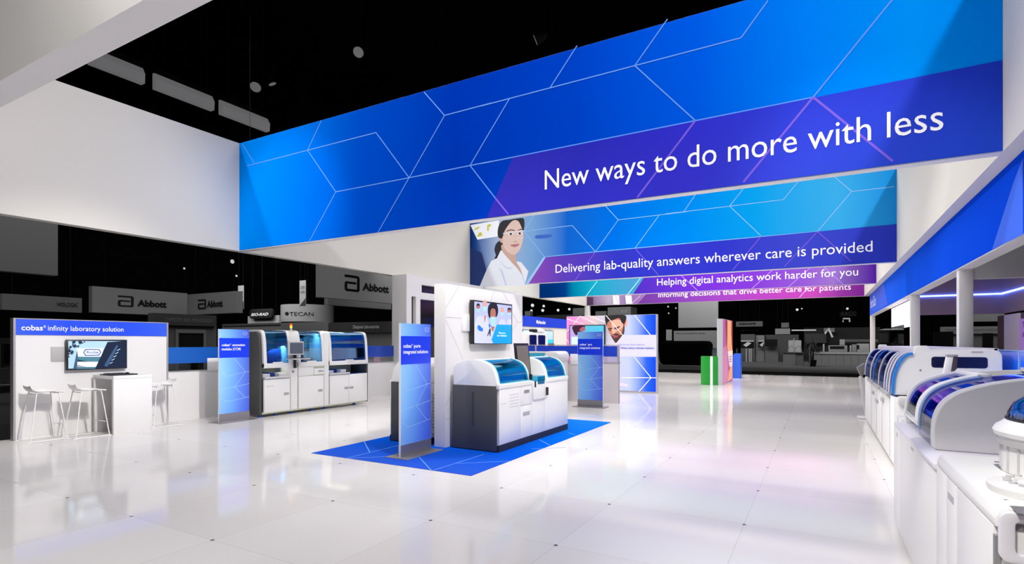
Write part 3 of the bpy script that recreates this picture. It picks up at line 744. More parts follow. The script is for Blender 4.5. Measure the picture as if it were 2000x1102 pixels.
t = thing('feature_wall', 'tall free-standing white panel with a faint hexagon pattern, between the two analyzers', 'display wall', (-4.98, 7.8, 0))
obj('panel', MB().box(WX0, WX1, wy0, wy1, .005, wzt), WHITE, t, bevel=.004)
mb = MB()
cw = cr(740, 520, .36309)
for a, b in (((360, 225), (435, 100)), ((360, 275), (450, 280)), ((360, 290), (452, 500)), ((600, 190), (622, 130)), ((660, 130), (700, 195)), ((720, 255), (745, 300)), ((745, 300), (775, 301)), ((745, 300), (700, 380)), ((360, 750), (400, 660)), ((358, 825), (400, 815))):
    mb.strip(at(*cw(a), x=WX1), at(*cw(b), x=WX1), .008, (1, 0, 0), .0015)
obj('hexagon_lines', mb, mat('wall_line', '#c4c2c2', .6), t)
TX = WX1 + .1
fy0, fy1 = Yx(924.3, TX), Yx(1000.6, TX); fz0, fz1 = Zx(960, 672.3, TX), Zx(960, 590, TX)
t = thing('television', 'television showing medical staff in masks, on the hexagon pattern wall', 'television', (TX, 8, fz0))
obj('housing', MB().box(WX1 + .03, TX, fy0, fy1, fz0, fz1), BLACK, t, bevel=.006)
obj('wall_mount', MB().box(WX1, WX1 + .03, fy0 + .4, fy1 - .4, fz0 + .2, fz1 - .2), BLACK, t)
mb = MB(); mb.box(TX, TX + .002, fy0 + .03, fy1 - .03, fz0 + .025, fz1 - .025, 0)
ct = cr(880, 570, .13612); T2 = TX + .002
SC2 = [mat('screen_lilac', '#b4bcec', .3, emit=.25), mat('screen_hair', '#1c1418', .3, emit=.1), mat('screen_skin', '#a86a58', .3, emit=.35), mat('screen_mask', '#a4d0f4', .3, emit=.3), mat('screen_coat', '#ccd0f0', .3, emit=.25), mat('screen_cyan', '#049ce8', .3, emit=.35), mat('screen_glove', '#1a6ee0', .3, emit=.5), mat('screen_dark', '#1c1c3c', .3, emit=.1), mat('screen_text', '#e8f6ff', .3, emit=.7), mat('screen_skin_pale', '#c89a90', .3, emit=.4)]
def q(pts, m, off, sm=5): px_poly(mb, ct, pts, m, off, x=T2, sm=sm)
q([(345, 740), (345, 470), (380, 360), (440, 340), (470, 560), (450, 742)], 4, .0010, 0)
q([(440, 742), (450, 360), (500, 320), (560, 480), (600, 742)], 4, .0012, 0)
q([(560, 740), (540, 480), (600, 440), (660, 470), (640, 640), (640, 740)], 4, .0016, 0)
q([(690, 470), (710, 400), (770, 400), (800, 470)], 4, .001, 0); q([(805, 470), (820, 400), (872, 395), (876, 470)], 4, .001, 0)
for (cx, cy, rx, ry, hair) in ((395, 235, 24, 55, 1), (490, 205, 30, 70, 9), (738, 285, 26, 50, 9), (842, 290, 26, 50, 1)):
    el = lambda k: [(cx + rx * k * math.cos(a * PI / 6), cy + ry * k * math.sin(a * PI / 6)) for a in range(12)]
    q(el(1.0), 2 if hair == 1 else 9, .0014, 3)
    q([(cx - rx, cy - 5), (cx - rx * .9, cy - ry), (cx, cy - ry * 1.2), (cx + rx * .9, cy - ry), (cx + rx, cy - 5), (cx + rx * .6, cy - ry * .6), (cx - rx * .6, cy - ry * .6)], hair, .0016, 3)
    q([(cx - rx, cy + 12), (cx + rx, cy + 12), (cx + rx * .8, cy + ry * .9), (cx, cy + ry * 1.2), (cx - rx * .8, cy + ry * .9)], 3, .0018, 3)
q([(535, 300), (540, 210), (580, 160), (620, 150), (660, 175), (682, 260), (670, 340), (640, 370), (560, 380)], 1, .0020)
q([(570, 300), (585, 250), (610, 240), (640, 260), (648, 330), (640, 430), (610, 470), (575, 420)], 2, .0022)
q([(565, 375), (610, 358), (645, 372), (648, 440), (615, 500), (580, 480)], 3, .0024)
q([(480, 340), (505, 340), (500, 400), (488, 455)], 2, .0018, 0)
q([(575, 480), (632, 500), (610, 570), (595, 570)], 2, .0021, 0)
q([(385, 500), (410, 480), (440, 510), (465, 535), (450, 570), (400, 550)], 6, .0022)
q([(545, 470), (560, 460), (575, 490), (555, 520)], 6, .0022)
q([(555, 530), (575, 530), (570, 640), (560, 640), (556, 590), (530, 640), (522, 638), (548, 560)], 7, .0024, 0)
q([(660, 470), (874, 478), (874, 742), (612, 744), (586, 690)], 5, .0026, 0)
obj('screen', mb, SC2, t)
mb = MB()
for k, (x0, x1, s) in enumerate(((686, 786, 'Thank you to'), (664, 800, 'our solutions'))):
    a, b = at(*ct((x0, 602 + 38 * k)), x=T2), at(*ct((x1, 602 + 38 * k)), x=T2)
    mb.add(lettering(s, a + EX * .004, EY, b.y - a.y, .03, .01, 0))
obj('screen_lettering', mb, SC2[8], t)
obj('notice_card', MB().box(WX1, WX1 + .03, Yx(904.5, WX1 + .03), Yx(921, WX1 + .03), Zx(912, 647, WX1), Zx(912, 614, WX1)), PRINTW, label='white card mounted beside the television on the hexagon pattern wall', cat='card', bevel=.003)

# ------------------------------------------------------------------ pair of back-to-back analyzers on the mat
PX0, PX1, py0, pym, py1 = -4.79, -3.99, 6.59, 7.616, 9.03
t = thing('analyzer', 'white analyzer with charcoal side and teal hood windows, front of the blue mat', 'analyzer', ((PX0 + PX1) / 2, (py0 + py1) / 2, .004), 'back to back analyzers on the mat')
Z0 = .004
obj('plinth', MB().box(PX0 + .02, PX1 - .004, py0 + .015, pym - .004, Z0, .1).box(PX0 + .02, PX1 - .004, pym + .004, py1 - .01, Z0, .1), NAVY, t)
obj('cabinet', MB().box(PX0 + .02, PX1 - .02, py0 + .03, pym - .002, .1, .94), PLA, t)
obj('cabinet', MB().box(PX0 + .02, PX1 - .02, pym + .002, py1 - .02, .1, .94), PLA, t)
for y0, y1 in ((py0, py0 + .03), (py1 - .03, py1)):
    sp = obj('side_panel', MB().box(PX0, PX1 - .035, y0, y1, .015, .95), DARK, t, bevel=.008, label='charcoal side panel')
    yy = y0 - .004 if y0 == py0 else y1
    g = MB().prism(rrect(-4.44, -4.405, .36, .85, .015), 'y', yy, yy + .004)
    obj('grip_slot', g, mat('slot_dark', '#3a3a3a', .6), sp)
def front(y0, y1, z0, z1, nm='door', dep=.0, par=None, m=PLA):
    return obj(nm, MB().box(PX1 - .02, PX1 + dep, y0 + .003, y1 - .003, z0, z1), m, par or t, bevel=.005)
pz = lambda px, py: (Yx(px, PX1), Zx(px, py, PX1))
yq = Yx(1016.5, PX1)
front(py0 + .025, yq, .105, .905); front(yq, pym, .105, .6); d = front(yq, pym, .605, .905, 'drawer')
obj('handle', MB().box(PX1, PX1 + .006, yq + .12, yq + .28, .79, .835), GREYP, d)
obj('indicator_label', MB().box(PX1, PX1 + .002, yq + .08, yq + .3, .44, .5), mat('label_grey', '#b0b0b2', .5), t)
mb = MB()
for k in range(5): mb.box(PX1, PX1 + .001, yq - .33, yq - .05, .79 - .045 * k, .805 - .045 * k)
obj('printed_notes', mb, mat('note_grey', '#d6d5d6', .6), t)
ym1 = Yx(1063.5, PX1)
front(pym, ym1, .105, .68); front(ym1, py1 - .02, .105, .905)
mb = MB()
for k in range(26): mb.box(PX1 - .03, PX1 - .022, py0 + .03, py0 + .05, .15 + .02 * k, .16 + .02 * k)
obj('vent_grille', mb, GREYP, t)
obj('rear_vent', MB(), PLAG, t) if False else None
mb = MB()
for k in range(14): mb.box(PX0 - .012, PX0 + .02, py0 + .1, py1 - .1, .12 + .05 * k, .15 + .05 * k)
obj('rear_louvre', mb, PLAG, t, bevel=.004)
# middle low section
box = obj('dispenser', MB().box(PX1 - .3, PX1 + .03, pym + .01, ym1 + .02, .66, .95), PLA, t, bevel=.012)
obj('window_pane', MB().box(PX1 + .03, PX1 + .034, pym + .14, ym1 - .06, .9, 1.02).box(PX1 - .25, PX1 + .03, pym + .12, ym1 - .04, .95, 1.03), tinted('teal_glass', '#7ad8f0', .1), box)
obj('handle', MB().box(PX1 + .03, PX1 + .045, ym1 - .01, ym1 + .06, .7, .83), BLACK, box)
obj('slot', MB().box(PX1 + .03, PX1 + .034, pym + .03, pym + .08, .86, .96), BLACK, box)
HP = curve([(-4.77, .945), (-4.775, 1.14), (-4.75, 1.23), (-4.64, 1.295), (-4.42, 1.322), (-4.26, 1.3), (-4.13, 1.24), (-4.055, 1.13), (-4.02, 1.0), (-3.985, .92)], 5)
def phood(y0, y1):
    h = obj('hood', MB().prism(HP + [(-3.985, .91), (-4.77, .91)], 'y', y0, y0 + .085).prism(HP + [(-3.985, .91), (-4.77, .91)], 'y', y1 - .045, y1)
            .shell([p for p in HP if p[0] < -4.32], 'y', y0 + .08, y1 - .04, -.04 if False else .04)
            .box(-4.06, -3.978, y0, y1, .905, .975), PLA, t, bevel=.014)
    g = [p for p in HP if p[0] > -4.37 and p[1] > .96]
    gl = obj('window_pane', MB().shell([(x - .01, z - .008) for x, z in g], 'y', y0 + .075, y1 - .035, .008), tinted('teal_window', '#7ad8f0', .1), h)
    obj('window_rim', MB().shell(g, 'y', y0 + .085, y0 + .1, .02).shell(g, 'y', y1 - .06, y1 - .045, .02).box(-4.035, -3.99, y0 + .085, y1 - .045, .97, .985), mat('rim_cyan', '#4fc0dc', .35), h)
    obj('inner_deck', MB().box(-4.7, -4.06, y0 + .08, y1 - .05, .93, .98).box(-4.6, -4.45, y0 + .08, y1 - .05, .98, 1.18).box(-4.3, -4.24, y0 + .3, y0 + .34, .98, 1.2).box(-4.4, -4.12, y0 + .28, y0 + .5, 1.15, 1.18), mat('inner_teal_grey', '#d4e2e6', .6), h)
phood(py0 + .003, pym - .01); phood(ym1 + .1, py1 - .02)
sx = -4.3
mo = obj('monitor', MB().prism([(sx, 1.0), (sx + .03, 1.0), (sx - .03, 1.56), (sx - .06, 1.56)], 'y', pym + .05, pym + .52), BLACK, t, bevel=.008)
obj('screen', MB().poly([(sx + .029, pym + .09, 1.05), (sx + .029, pym + .48, 1.05), (sx - .022, pym + .48, 1.52), (sx - .022, pym + .09, 1.52)]), mat('screen_taupe', '#6f665e', .25), mo)
obj('slide_arm', MB().box(PX1 - .03, PX1 + .012, pym - .04, pym - .01, .98, 1.07), BLACK, t)
sign_text('cobas e 402', 978, 791, 987, 790, 789.5, t, GREYP, x=PX1, off=.002, cap=.016)
dup(t, (-5.62, 7.8, .004), PI, 'white analyzer mostly hidden behind the feature wall and a blue totem')

# ------------------------------------------------------------------ partition along X with its glass, and the analyzer behind the mat
LY = 13.45
lx0, lx1 = -9.6, Xy(1208, LY)
za = lambda py: Zy(1203, py, LY)
t = thing('low_partition', 'pale low partition with a blue glass strip, before the poster wall', 'partition', ((lx0 + lx1) / 2, LY, 0))
obj('base', MB().box(lx0, lx1, LY, LY + .08, 0, za(710)), mat('partition_lilac', '#d9d2d6', .6), t)
obj('sill', MB().box(lx0, lx1 + .02, LY - .01, LY + .09, za(710), za(708)), FRAME, t)
obj('clear_glass', MB().box(lx0, lx1, LY + .035, LY + .045, za(708), za(675.5)), tinted('frosted_lilac', '#e6dfe8', .1), t)
obj('blue_strip', MB().box(lx0, lx1 - .02, LY + .028, LY + .034, za(697), za(676.5)), mat('strip_blue', '#0a3cc8', .25), t)
mb = MB().box(lx0, lx1 + .02, LY + .02, LY + .06, za(675.5), za(674))
for x in (Xy(1046, LY), Xy(1207, LY)): mb.box(x - .025, x + .02, LY + .01, LY + .07, 0 if x > -5 else za(708), za(674))
obj('rail', mb, FRAME, t)
obj('notice_card', MB().box(Xy(1114, LY), Xy(1132, LY), LY - .012, LY, Zy(1123, 712, LY), Zy(1123, 691.5, LY)), PRINTW, label='white card on the low partition, partly covered by a totem', cat='card', bevel=.002)
AY = 12.6
t = thing('analyzer', 'white analyzer with a rounded cover and cyan windows, standing before the far partition', 'analyzer', (-6.6, AY + .3, 0))
ax0, ax1 = -7.6, Xy(1091, AY)
zr = Zy(1080, 686.5, AY)
obj('cabinet', MB().box(ax0, ax1 - .05, AY, AY + .7, 0, 1.1), PLA, t, bevel=.02)
ap = [(AY, 1.1), (AY, zr - .15), (AY + .05, zr - .04), (AY + .15, zr), (AY + .6, zr), (AY + .7, zr - .1), (AY + .7, 1.1)]
cx0 = Xy(1063, AY)
obj('end_cover', MB().prism(rrect(cx0, ax1, 1.05, zr, .12), 'y', AY, AY + .68), PLA, t, bevel=.03)
obj('hood', MB().box(ax0, cx0 + .1, AY + .3, AY + .68, 1.1, zr - .02).box(ax0, cx0 + .1, AY + .02, AY + .3, zr - .05, zr - .01), PLA, t, bevel=.01)
obj('window_pane', MB().box(ax0, cx0 + .02, AY + .02, AY + .03, 1.1, zr - .05), mat('cyan_window', '#46b8de', .15), t)

# ------------------------------------------------------------------ far kiosk with the Molecular header
QX = -9.0
q0, q1 = Yx(1005, QX), Yx(1125, QX)
zq = lambda py: Zx(1060, py, QX)
t = thing('display_wall', 'cream kiosk wall under a blue header reading Molecular', 'display wall', (QX, (q0 + q1) / 2, 0))
obj('panel', MB().box(QX - .1, QX, q0, q1, 0, zq(639.5)), mat('cream_wall', '#ece6dc', .6), t)
obj('header', MB().box(QX - .1, QX + .02, q0, q1, zq(639.5), zq(620.3)), mat('header_blue', '#0f3cd4', .55), t)
sign_text('Molecular', 1046.3, 632.2, 1064.8, 633, 625.2, t, TXW, x=QX, off=.024, bold=.02)
t = thing('television', 'small television with a blue screen, under the Molecular header', 'television', (QX, 0, 1.5))
s0, s1 = Yx(1021, QX + .06), Yx(1081, QX + .06)
obj('housing', MB().box(QX + .022, QX + .06, s0, s1, zq(676), zq(645.5)), BLACK, t)
obj('screen', MB().box(QX + .06, QX + .062, s0 + .03, s1 - .04, zq(675), zq(646.5)), grad('screen_sea', 'Z', [(0, '#2ab8e8'), (.4, '#3ac0ea'), (.42, '#a8c4f4'), (1, '#b8d0f8')], .3, emit=.5), t)
t = thing('analyzer', 'white molecular analyzer with two dark window doors and a curved arm', 'analyzer', (QX + .5, 0, 0))
IX = QX + .75
iz = lambda px, py: Zx(px, py, IX)
i0, i1 = Yx(1027.5, IX), Yx(1066, IX)
zt_ = iz(1045, 648.5)
obj('body', MB().prism([(QX + .15, .0), (IX + .03, .0), (IX + .03, 1.1), (IX, zt_ - .1), (IX - .08, zt_), (QX + .2, zt_), (QX + .15, zt_ - .1)], 'y', i0, i1), PLA, t, bevel=.03)
for a, b in ((1033.5, 1046), (1050.5, 1063)):
    obj('window_pane', MB().prism(rrect(Yx(a, IX), Yx(b, IX), 1.15, iz(1045, 654.5), .05), 'x', IX + .005, IX + .04), mat('violet_dark_glass', '#141a5c', .1, spec=.8), t)
mb = MB().tube(curve([(IX - .1, Yx(1052, IX), zt_ + .03), (IX - .1, Yx(1060, IX), zt_ + .05), (IX - .1, Yx(1067, IX), zt_ - .05), (IX - .1, Yx(1070, IX), zt_ - .35), (IX - .1, Yx(1070, IX), 1.0)], 5), .09, 10)
obj('curved_arm', mb, PLA, t)
obj('top_bracket', MB().box(IX - .2, IX - .05, Yx(1044, IX), Yx(1052, IX), zt_, zt_ + .09), BLACK, t)
obj('side_console', MB().box(IX - .2, IX - .15, Yx(1074, IX), Yx(1090, IX), 1.3, iz(1080, 671)), mat('console_taupe', '#6a6058', .4), t)

# ------------------------------------------------------------------ lit poster wall
EYY = 16.66
e0, e1 = Xy(1106.5, EYY), Xy(1281.5, EYY)
ezt = Zy(1281, 614.5, EYY)
t = thing('poster_wall', 'backlit poster wall with a bearded man, reading When every minute matters', 'display wall', ((e0 + e1) / 2, EYY, 0))
obj('frame', MB().box(e0, e1 + .03, EYY, EYY + .14, 0, ezt + .01), FRAME, t, bevel=.004)
obj('printed_face', MB().box(e0 + .01, e1 - .01, EYY - .004, EYY, .05, ezt), grad('poster_print', 'X', [(0, '#ee90da'), (.1, '#f296d4'), (.3, '#e4c6cc'), (.45, '#ccc8d8'), (.72, '#bcc8f0'), (.8, '#90a8f4'), (.9, '#2c62f0'), (1, '#0444ea')], .5, emit=.12, spec=.1), t)
ce = cr(1170, 610, .14528)
PM = [mat('poster_hair', '#1a1014', .6), mat('poster_skin', '#c07a62', .6, emit=.2), mat('poster_skin_light', '#e0a892', .6, emit=.25), mat('poster_beard', '#4a2a28', .6, emit=.05), mat('poster_coat', '#d2cedc', .6, emit=.12), mat('poster_band', '#d6d4ee', .6, emit=.12), mat('poster_lip', '#a04a54', .6, emit=.15), mat('poster_line', '#ffffff', .6, emit=.12), mat('poster_ear', '#e89a8c', .6, emit=.2), mat('poster_pink_tips', '#f0c8d8', .6, emit=.3)]
mb = MB()
def p2(pts, m, off, sm=5): px_poly(mb, ce, pts, m, off, y=EYY - .004, sm=sm)
p2([(60, 430), (120, 380), (200, 380), (240, 420), (330, 310), (460, 470), (460, 600), (60, 600)], 4, .001, 0)
p2([(340, 120), (375, 95), (375, 170), (350, 190)], 8, .0018)
p2([(100, 110), (200, 60), (330, 90), (345, 200), (335, 290), (300, 330), (230, 410), (190, 370), (150, 300), (110, 200)], 1, .002)
p2([(180, 120), (290, 110), (320, 200), (230, 260), (190, 300), (170, 230)], 2, .0022)
p2([(90, 150), (80, 70), (110, 45), (350, 40), (352, 140), (330, 160), (300, 130), (270, 80), (200, 100), (120, 130), (105, 180)], 0, .0026, 4)
p2([(335, 160), (340, 270), (310, 330), (235, 412), (195, 375), (160, 305), (190, 320), (240, 300), (300, 300)], 3, .0024, 4)
p2([(190, 318), (235, 312), (268, 318), (230, 345), (200, 345)], 6, .0030, 4)
p2([(175, 305), (225, 285), (275, 300), (235, 308)], 3, .0031, 4)
p2([(125, 220), (175, 210), (178, 222), (130, 232)], 0, .0030, 4); p2([(205, 210), (275, 190), (278, 203), (210, 224)], 0, .0030, 4)
p2([(135, 240), (165, 236), (168, 245), (138, 248)], 0, .0031, 4); p2([(220, 226), (262, 214), (262, 224), (224, 235)], 0, .0031, 4)
p2([(320, 306), (770, 304), (772, 600), (262, 602), (262, 440)], 5, .0036, 0)
p2([(320, 306), (330, 306), (230, 440), (215, 440)], 7, .004, 0)
for pts in ([(278, 960), (330, 950), (330, 985), (280, 990)], [(340, 965), (385, 970), (380, 1000), (340, 995)]): p2(pts, 9, .002)
def pl(a, b, wd=.022): mb.strip(at(*ce(a), y=EYY - .004), at(*ce(b), y=EYY - .004), wd, (0, -1, 0), .0042, 7)
for a, b in (((95, 45), (320, 310)), ((475, 40), (690, 303)), ((475, 605), (700, 882)), ((310, 880), (772, 882)), ((700, 882), (540, 1065))): pl(a, b)
cm = cr(1010, 600, .10887)
for a, b in (((1010, 310), (1130, 160)), ((1130, 165), (1440, 310)), ((890, 210), (1200, 310)), ((885, 440), (930, 400)), ((885, 580), (930, 640)), ((1300, 160), (1580, 270))):
    mb.strip(at(*cm(a), y=EYY - .004), at(*cm(b), y=EYY - .004), .02, (0, -1, 0), .001, 7)
obj('portrait_print', mb, PM, t)
sign_text('Every test. Every diagnosis.', *ce((285, 444)), *ce((620, 444)), ce((285, 424))[1], t, mat('poster_text_pale', '#7f8cd4', .6, emit=.02), y=EYY - .012, off=0, name='lettering')
sign_text('When every minute matters.', *ce((287, 491)), *ce((745, 488)), ce((287, 468))[1], t, mat('poster_text_blue', '#3048b8', .6, emit=.02), y=EYY - .012, off=0, bold=.02, name='lettering')
VY = EYY - .1
t = thing('television', 'television with a curly-haired profile on a turquoise picture, on the poster wall', 'television', (-6.4, VY, 1.4))
v0, v1 = Xy(1112, VY), Xy(1181, VY); vz0, vz1 = 1.35, Zy(1145, 634.8, VY)
obj('housing', MB().box(v0, v1, VY, EYY - .01, vz0, vz1), BLACK, t, bevel=.005)
mb = MB().box(v0 + .03, v1 - .03, VY - .002, VY, vz0 + .03, vz1 - .03, 0)
SV = [grad('screen_turquoise', 'Z', [(0, '#58b8c8'), (.3, '#7ac8d4'), (.6, '#a8dce4'), (.75, '#46aac8'), (1, '#58b4cc')], .3, emit=.4), mat('screen_plum_hair', '#3c1430', .3, emit=.1), mat('screen_lavender', '#a89ad4', .3, emit=.4), mat('screen_rose_skin', '#a85a68', .3, emit=.25), mat('screen_pale_card', '#c4e0f0', .3, emit=.4)]
def v(pts, m, off, sm=4): px_poly(mb, cm, pts, m, off, y=VY - .002, sm=sm)
v([(950, 338), (1120, 338), (1110, 700), (950, 700)], 2, .001, 0)
v([(1000, 345), (1210, 335), (1190, 420), (1100, 470), (1060, 510), (1010, 440)], 1, .0016)
v([(1120, 400), (1190, 350), (1225, 380), (1215, 420), (1150, 440)], 3, .002)
v([(978, 535), (1095, 535), (1095, 668), (978, 668)], 4, .002, 0)
obj('screen', mb, SV, t)

# ------------------------------------------------------------------ green and white tower
GX0, GX1 = -3.3, -3.1
gy = Yx(1393, -3.42)
t = thing('display_tower', 'slim white tower with a pink figure poster, joined to green and blue counters', 'display tower', (-3.35, 21.5, 0))
Tl = at(1402.5, 752.5, z=0); Tr = at(1411.5, 752, z=0); Te = at(1430.5, 744.5, z=0)
gz = Zy(1405, 622.5, Tl.y)
body = [(Tl.x, Tl.y), (Tr.x - .04, Tr.y - .02), (Tr.x, Tr.y + .06), (Te.x, Te.y), (Te.x - .08, Te.y + .12), (Tl.x - .05, Te.y + .12), (Tl.x - .05, Tl.y + .08)]
obj('tower_body', MB().prism(body, 'z', 0, gz), mat('tower_white', '#d6d6d8', .5), t)
d = Vector((Te.x - Tr.x, Te.y - Tr.y - .06, 0)); L_ = d.length; d.normalize(); nn = Vector((d.y, -d.x, 0))
def tp(s, z, off): return Vector((Tr.x, Tr.y + .06, z)) + d * (s * L_) + nn * off
mb = MB()
POS = [mat('tower_mauve', '#c06aa8', .5, emit=.3), mat('tower_peach', '#f0a878', .5, emit=.4), mat('tower_crimson', '#9c3444', .5, emit=.2), mat('tower_pale', '#f4dcd4', .5, emit=.4), mat('tower_rose', '#d88ab8', .5, emit=.3), mat('tower_text', '#7a6a9c', .5)]
def tq(pts, m, off): mb.poly([tp(s, z * gz, off) for s, z in pts], m)
tq([(0, 0.01), (1, .01), (1, .995), (0, .995)], 0, .004)
tq([(0, 0), (.5, .02), (.42, .5), (.3, .6), (0, .55)], 4, .006)
tq([(.4, .55), (.45, .99), (.95, .99), (.85, .8), (.95, .5), (.5, .5)], 1, .008)
tq([(.22, .99), (.4, .99), (.42, .8), (.4, .6), (.36, .5), (.3, .75)], 2, .0085)
tq([(.86, .99), (1, .99), (1, .5), (.9, .6), (.84, .8)], 2, .009)
tq([(.5, .02), (.62, .3), (.95, .28), (.98, .05)], 1, .008)
tq([(.52, .02), (.6, .28), (.75, .25), (.58, .18)], 2, .009)
tq([(.45, .5), (1, .51), (.96, .26), (.66, .24)], 3, .010)
for k in range(3): tq([(.64, .42 - .04 * k), (.86, .42 - .04 * k), (.86, .405 - .04 * k), (.64, .405 - .04 * k)], 5, .011)
obj('poster', mb, POS, t)
gz1 = Zy(1385, 696.5, 20.9)
gl = at(1368.5, 751.5, z=0); gr_ = at(1402, 752.5, z=0)
W_ = gr_.x - gl.x
arc = [(gl.x, gl.y + .5)] + curve([(gl.x, gl.y + .03), (gl.x + W_ * .25, gl.y - .05), (gl.x + W_ * .6, gl.y - .04), (gr_.x, gr_.y - .02)], 5) + [(gr_.x, gr_.y + .55)]
obj('green_counter', MB().prism(arc, 'z', 0, gz1), mat('counter_green', '#0c9c2c', .3, coat=.3), t)
gp = at(1390, 752.8, z=0)
obj('light_strip', MB().box(gp.x - .035, gp.x + .035, gp.y - .07, gp.y, 0, gz1), mat('strip_light', '#ffffff', .5, emit=.5), t)
bl = at(1433, 739, z=0)
obj('blue_counter', MB().box(bl.x, bl.x + .28, bl.y, bl.y + .45, 0, Zy(1437, 691, bl.y)).box(bl.x - .12, bl.x, bl.y - .02, bl.y + .3, 0, Zy(1430, 694, bl.y)), [mat('counter_blue', '#2f62dc', .4)], t)
zc = gz1 + .004
obj('leaflet_holder', MB().box(Xy(1391, 21.2), Xy(1402, 21.2), 21.2, 21.23, zc, Zy(1395, 680, 21.2)), tinted('holder_glass', '#b8c8c0', .2), label='small clear leaflet holder on the green counter', cat='holder')
zc = Zy(1437, 691, bl.y) + .004
obj('clear_bottle', MB().cyl(bl.x + .12, bl.y + .1, zc, zc + .22, .05, 14), tinted('bottle_glass', '#b0b4c0', .2), label='clear cylinder standing on the blue counter', cat='bottle')

# ================================================================== right-hand analyzer row
# --- far unit: long analyzer with a row of arched blue covers
SY = 8.2
cA = cr(1680, 660, .18149); cB = cr(1820, 660, .10889)
def xz(tr, p, Y): q = at(*tr(p), y=Y); return (q.x, q.z)
front_pts = [xz(cA, p, SY) for p in ((355, 612), (355, 560), (362, 470), (380, 380), (430, 265), (480, 205), (530, 176), (580, 165))]
side = curve(front_pts, 4) + [xz(cA, (580, 105), SY), xz(cA, (610, 85), SY), xz(cA, (720, 85), SY), xz(cA, (760, 128), SY)] + curve([xz(cB, p, SY) for p in ((700, 212), (1150, 228), (1225, 262), (1262, 330), (1268, 560))], 4)
xb = side[-1][0]; zb = front_pts[0][1]
t = thing('analyzer', 'long white analyzer with arched blue covers and a dark window in its side', 'analyzer', (1.3, 10.3, 0), 'analyzers along the right side')
ys = sorted(Yx(1680 + p * .18149, .8) for p in (352, 318, 292, 266, 205, 150, 116, 58))
yEnd = ys[-1] + .12
obj('cabinet', MB().box(.80, xb - .02, SY - .1, yEnd, .06, zb - .03), PLA, t, bevel=.01)
mb = MB()
obj('toe_kick', MB().box(.86, xb - .1, SY, yEnd - .05, 0, .06), GREYP, t)
obj('end_cover', MB().prism(side + [(xb, zb)], 'y', SY, SY + .06), PLA, t, bevel=.008)
obj('end_cover', MB().prism(side + [(xb, zb)], 'y', yEnd - .06, yEnd), PLA, t, bevel=.008)
obj('top_cover', MB().box(1.02, xb - .03, SY + .06, yEnd - .06, 1.44, 1.505).box(xb - .06, xb - .02, SY + .06, yEnd - .06, zb, 1.5), mat('cover_lilac', '#dcd8ec', .3), t)
obj('side_window', MB().prism(rrect(at(1819, 700, y=SY).x, at(1929, 700, y=SY).x, Zy(1870, 719, SY), Zy(1870, 697.5, SY), .03), 'y', SY - .004, SY), mat('window_ink', '#171738', .1, spec=.8), t)
obj('label_plate', MB().box(at(1897, 690, y=SY).x, at(1920, 690, y=SY).x, SY - .003, SY, Zy(1908, 689.5, SY), Zy(1908, 686.3, SY)), mat('label_taupe', '#c2b6b4', .5), t)
obj('screw_cap', MB().tube([(at(*cA((648, 350)), y=SY).x, SY - .004, Zy(1797.6, 723.5, SY)), (at(*cA((648, 350)), y=SY).x, SY, Zy(1797.6, 723.5, SY))], .012, 12), GREYP, t)
arch = curve([(x - .012, z + .004) for x, z in front_pts], 4)
BG = tinted('cover_blue_glass', '#5f84e8', .12)
ARIM = mat('rim_azure', '#2a86dc', .3)
for i, (a, b) in enumerate(zip(ys, ys[1:])):
    c = obj('arched_cover', MB().shell(arch, 'y', a + .012, b - .05, .008), BG, t, label='blue see-through arched cover')
    obj('cover_rib', MB().shell([(x - .008, z + .006) for x, z in arch], 'y', b - .06, b, .03), ARIM if i in (4,) else PLA, c)
    if b - a > .5: obj('lower_glass', MB().shell([p for p in arch if p[1] < 1.1], 'y', a + .02, b - .06, .004), mat('lower_steel', '#8e93a8', .2), c)
obj('end_rim', MB().shell([(x - .006, z + .005) for x, z in arch], 'y', SY - .02, SY + .05, .03), ARIM, t, label='azure rim at the near end')
obj('inner_deck', MB().box(.84, xb - .1, SY + .07, yEnd - .07, zb - .02, zb + .06).box(1.15, 1.4, SY + .1, yEnd - .1, zb + .06, 1.38), mat('deck_slate', '#5c6076', .6), t)
mb = MB()
for k in range(3): mb.box(.76, .82, SY + .25 + k * 1.2, SY + 1.25 + k * 1.2, zb - .05, zb + .0)
obj('front_tray', mb, mat('tray_grey', '#aaa8a8', .4), t, bevel=.008)
for y, z in ((SY + 1.0, .72), (SY + 1.9, .62), (SY + 2.6, .7)):
    obj('latch', MB().box(.775, .81, y, y + .3, z, z + .06), mat('latch_grey', '#b4b2b4', .4), t, bevel=.01)
for y in (SY + .3, SY + 1.3, SY + 2.2, SY + 3.2):
    obj('door_seam', MB().box(.797, .8, y, y + .008, .08, zb - .06), SEAM, t)
obj('side_bracket', MB().box(.84, 1.1, SY - .16, SY, zb - .12, zb - .01), PLAG, t, bevel=.03)
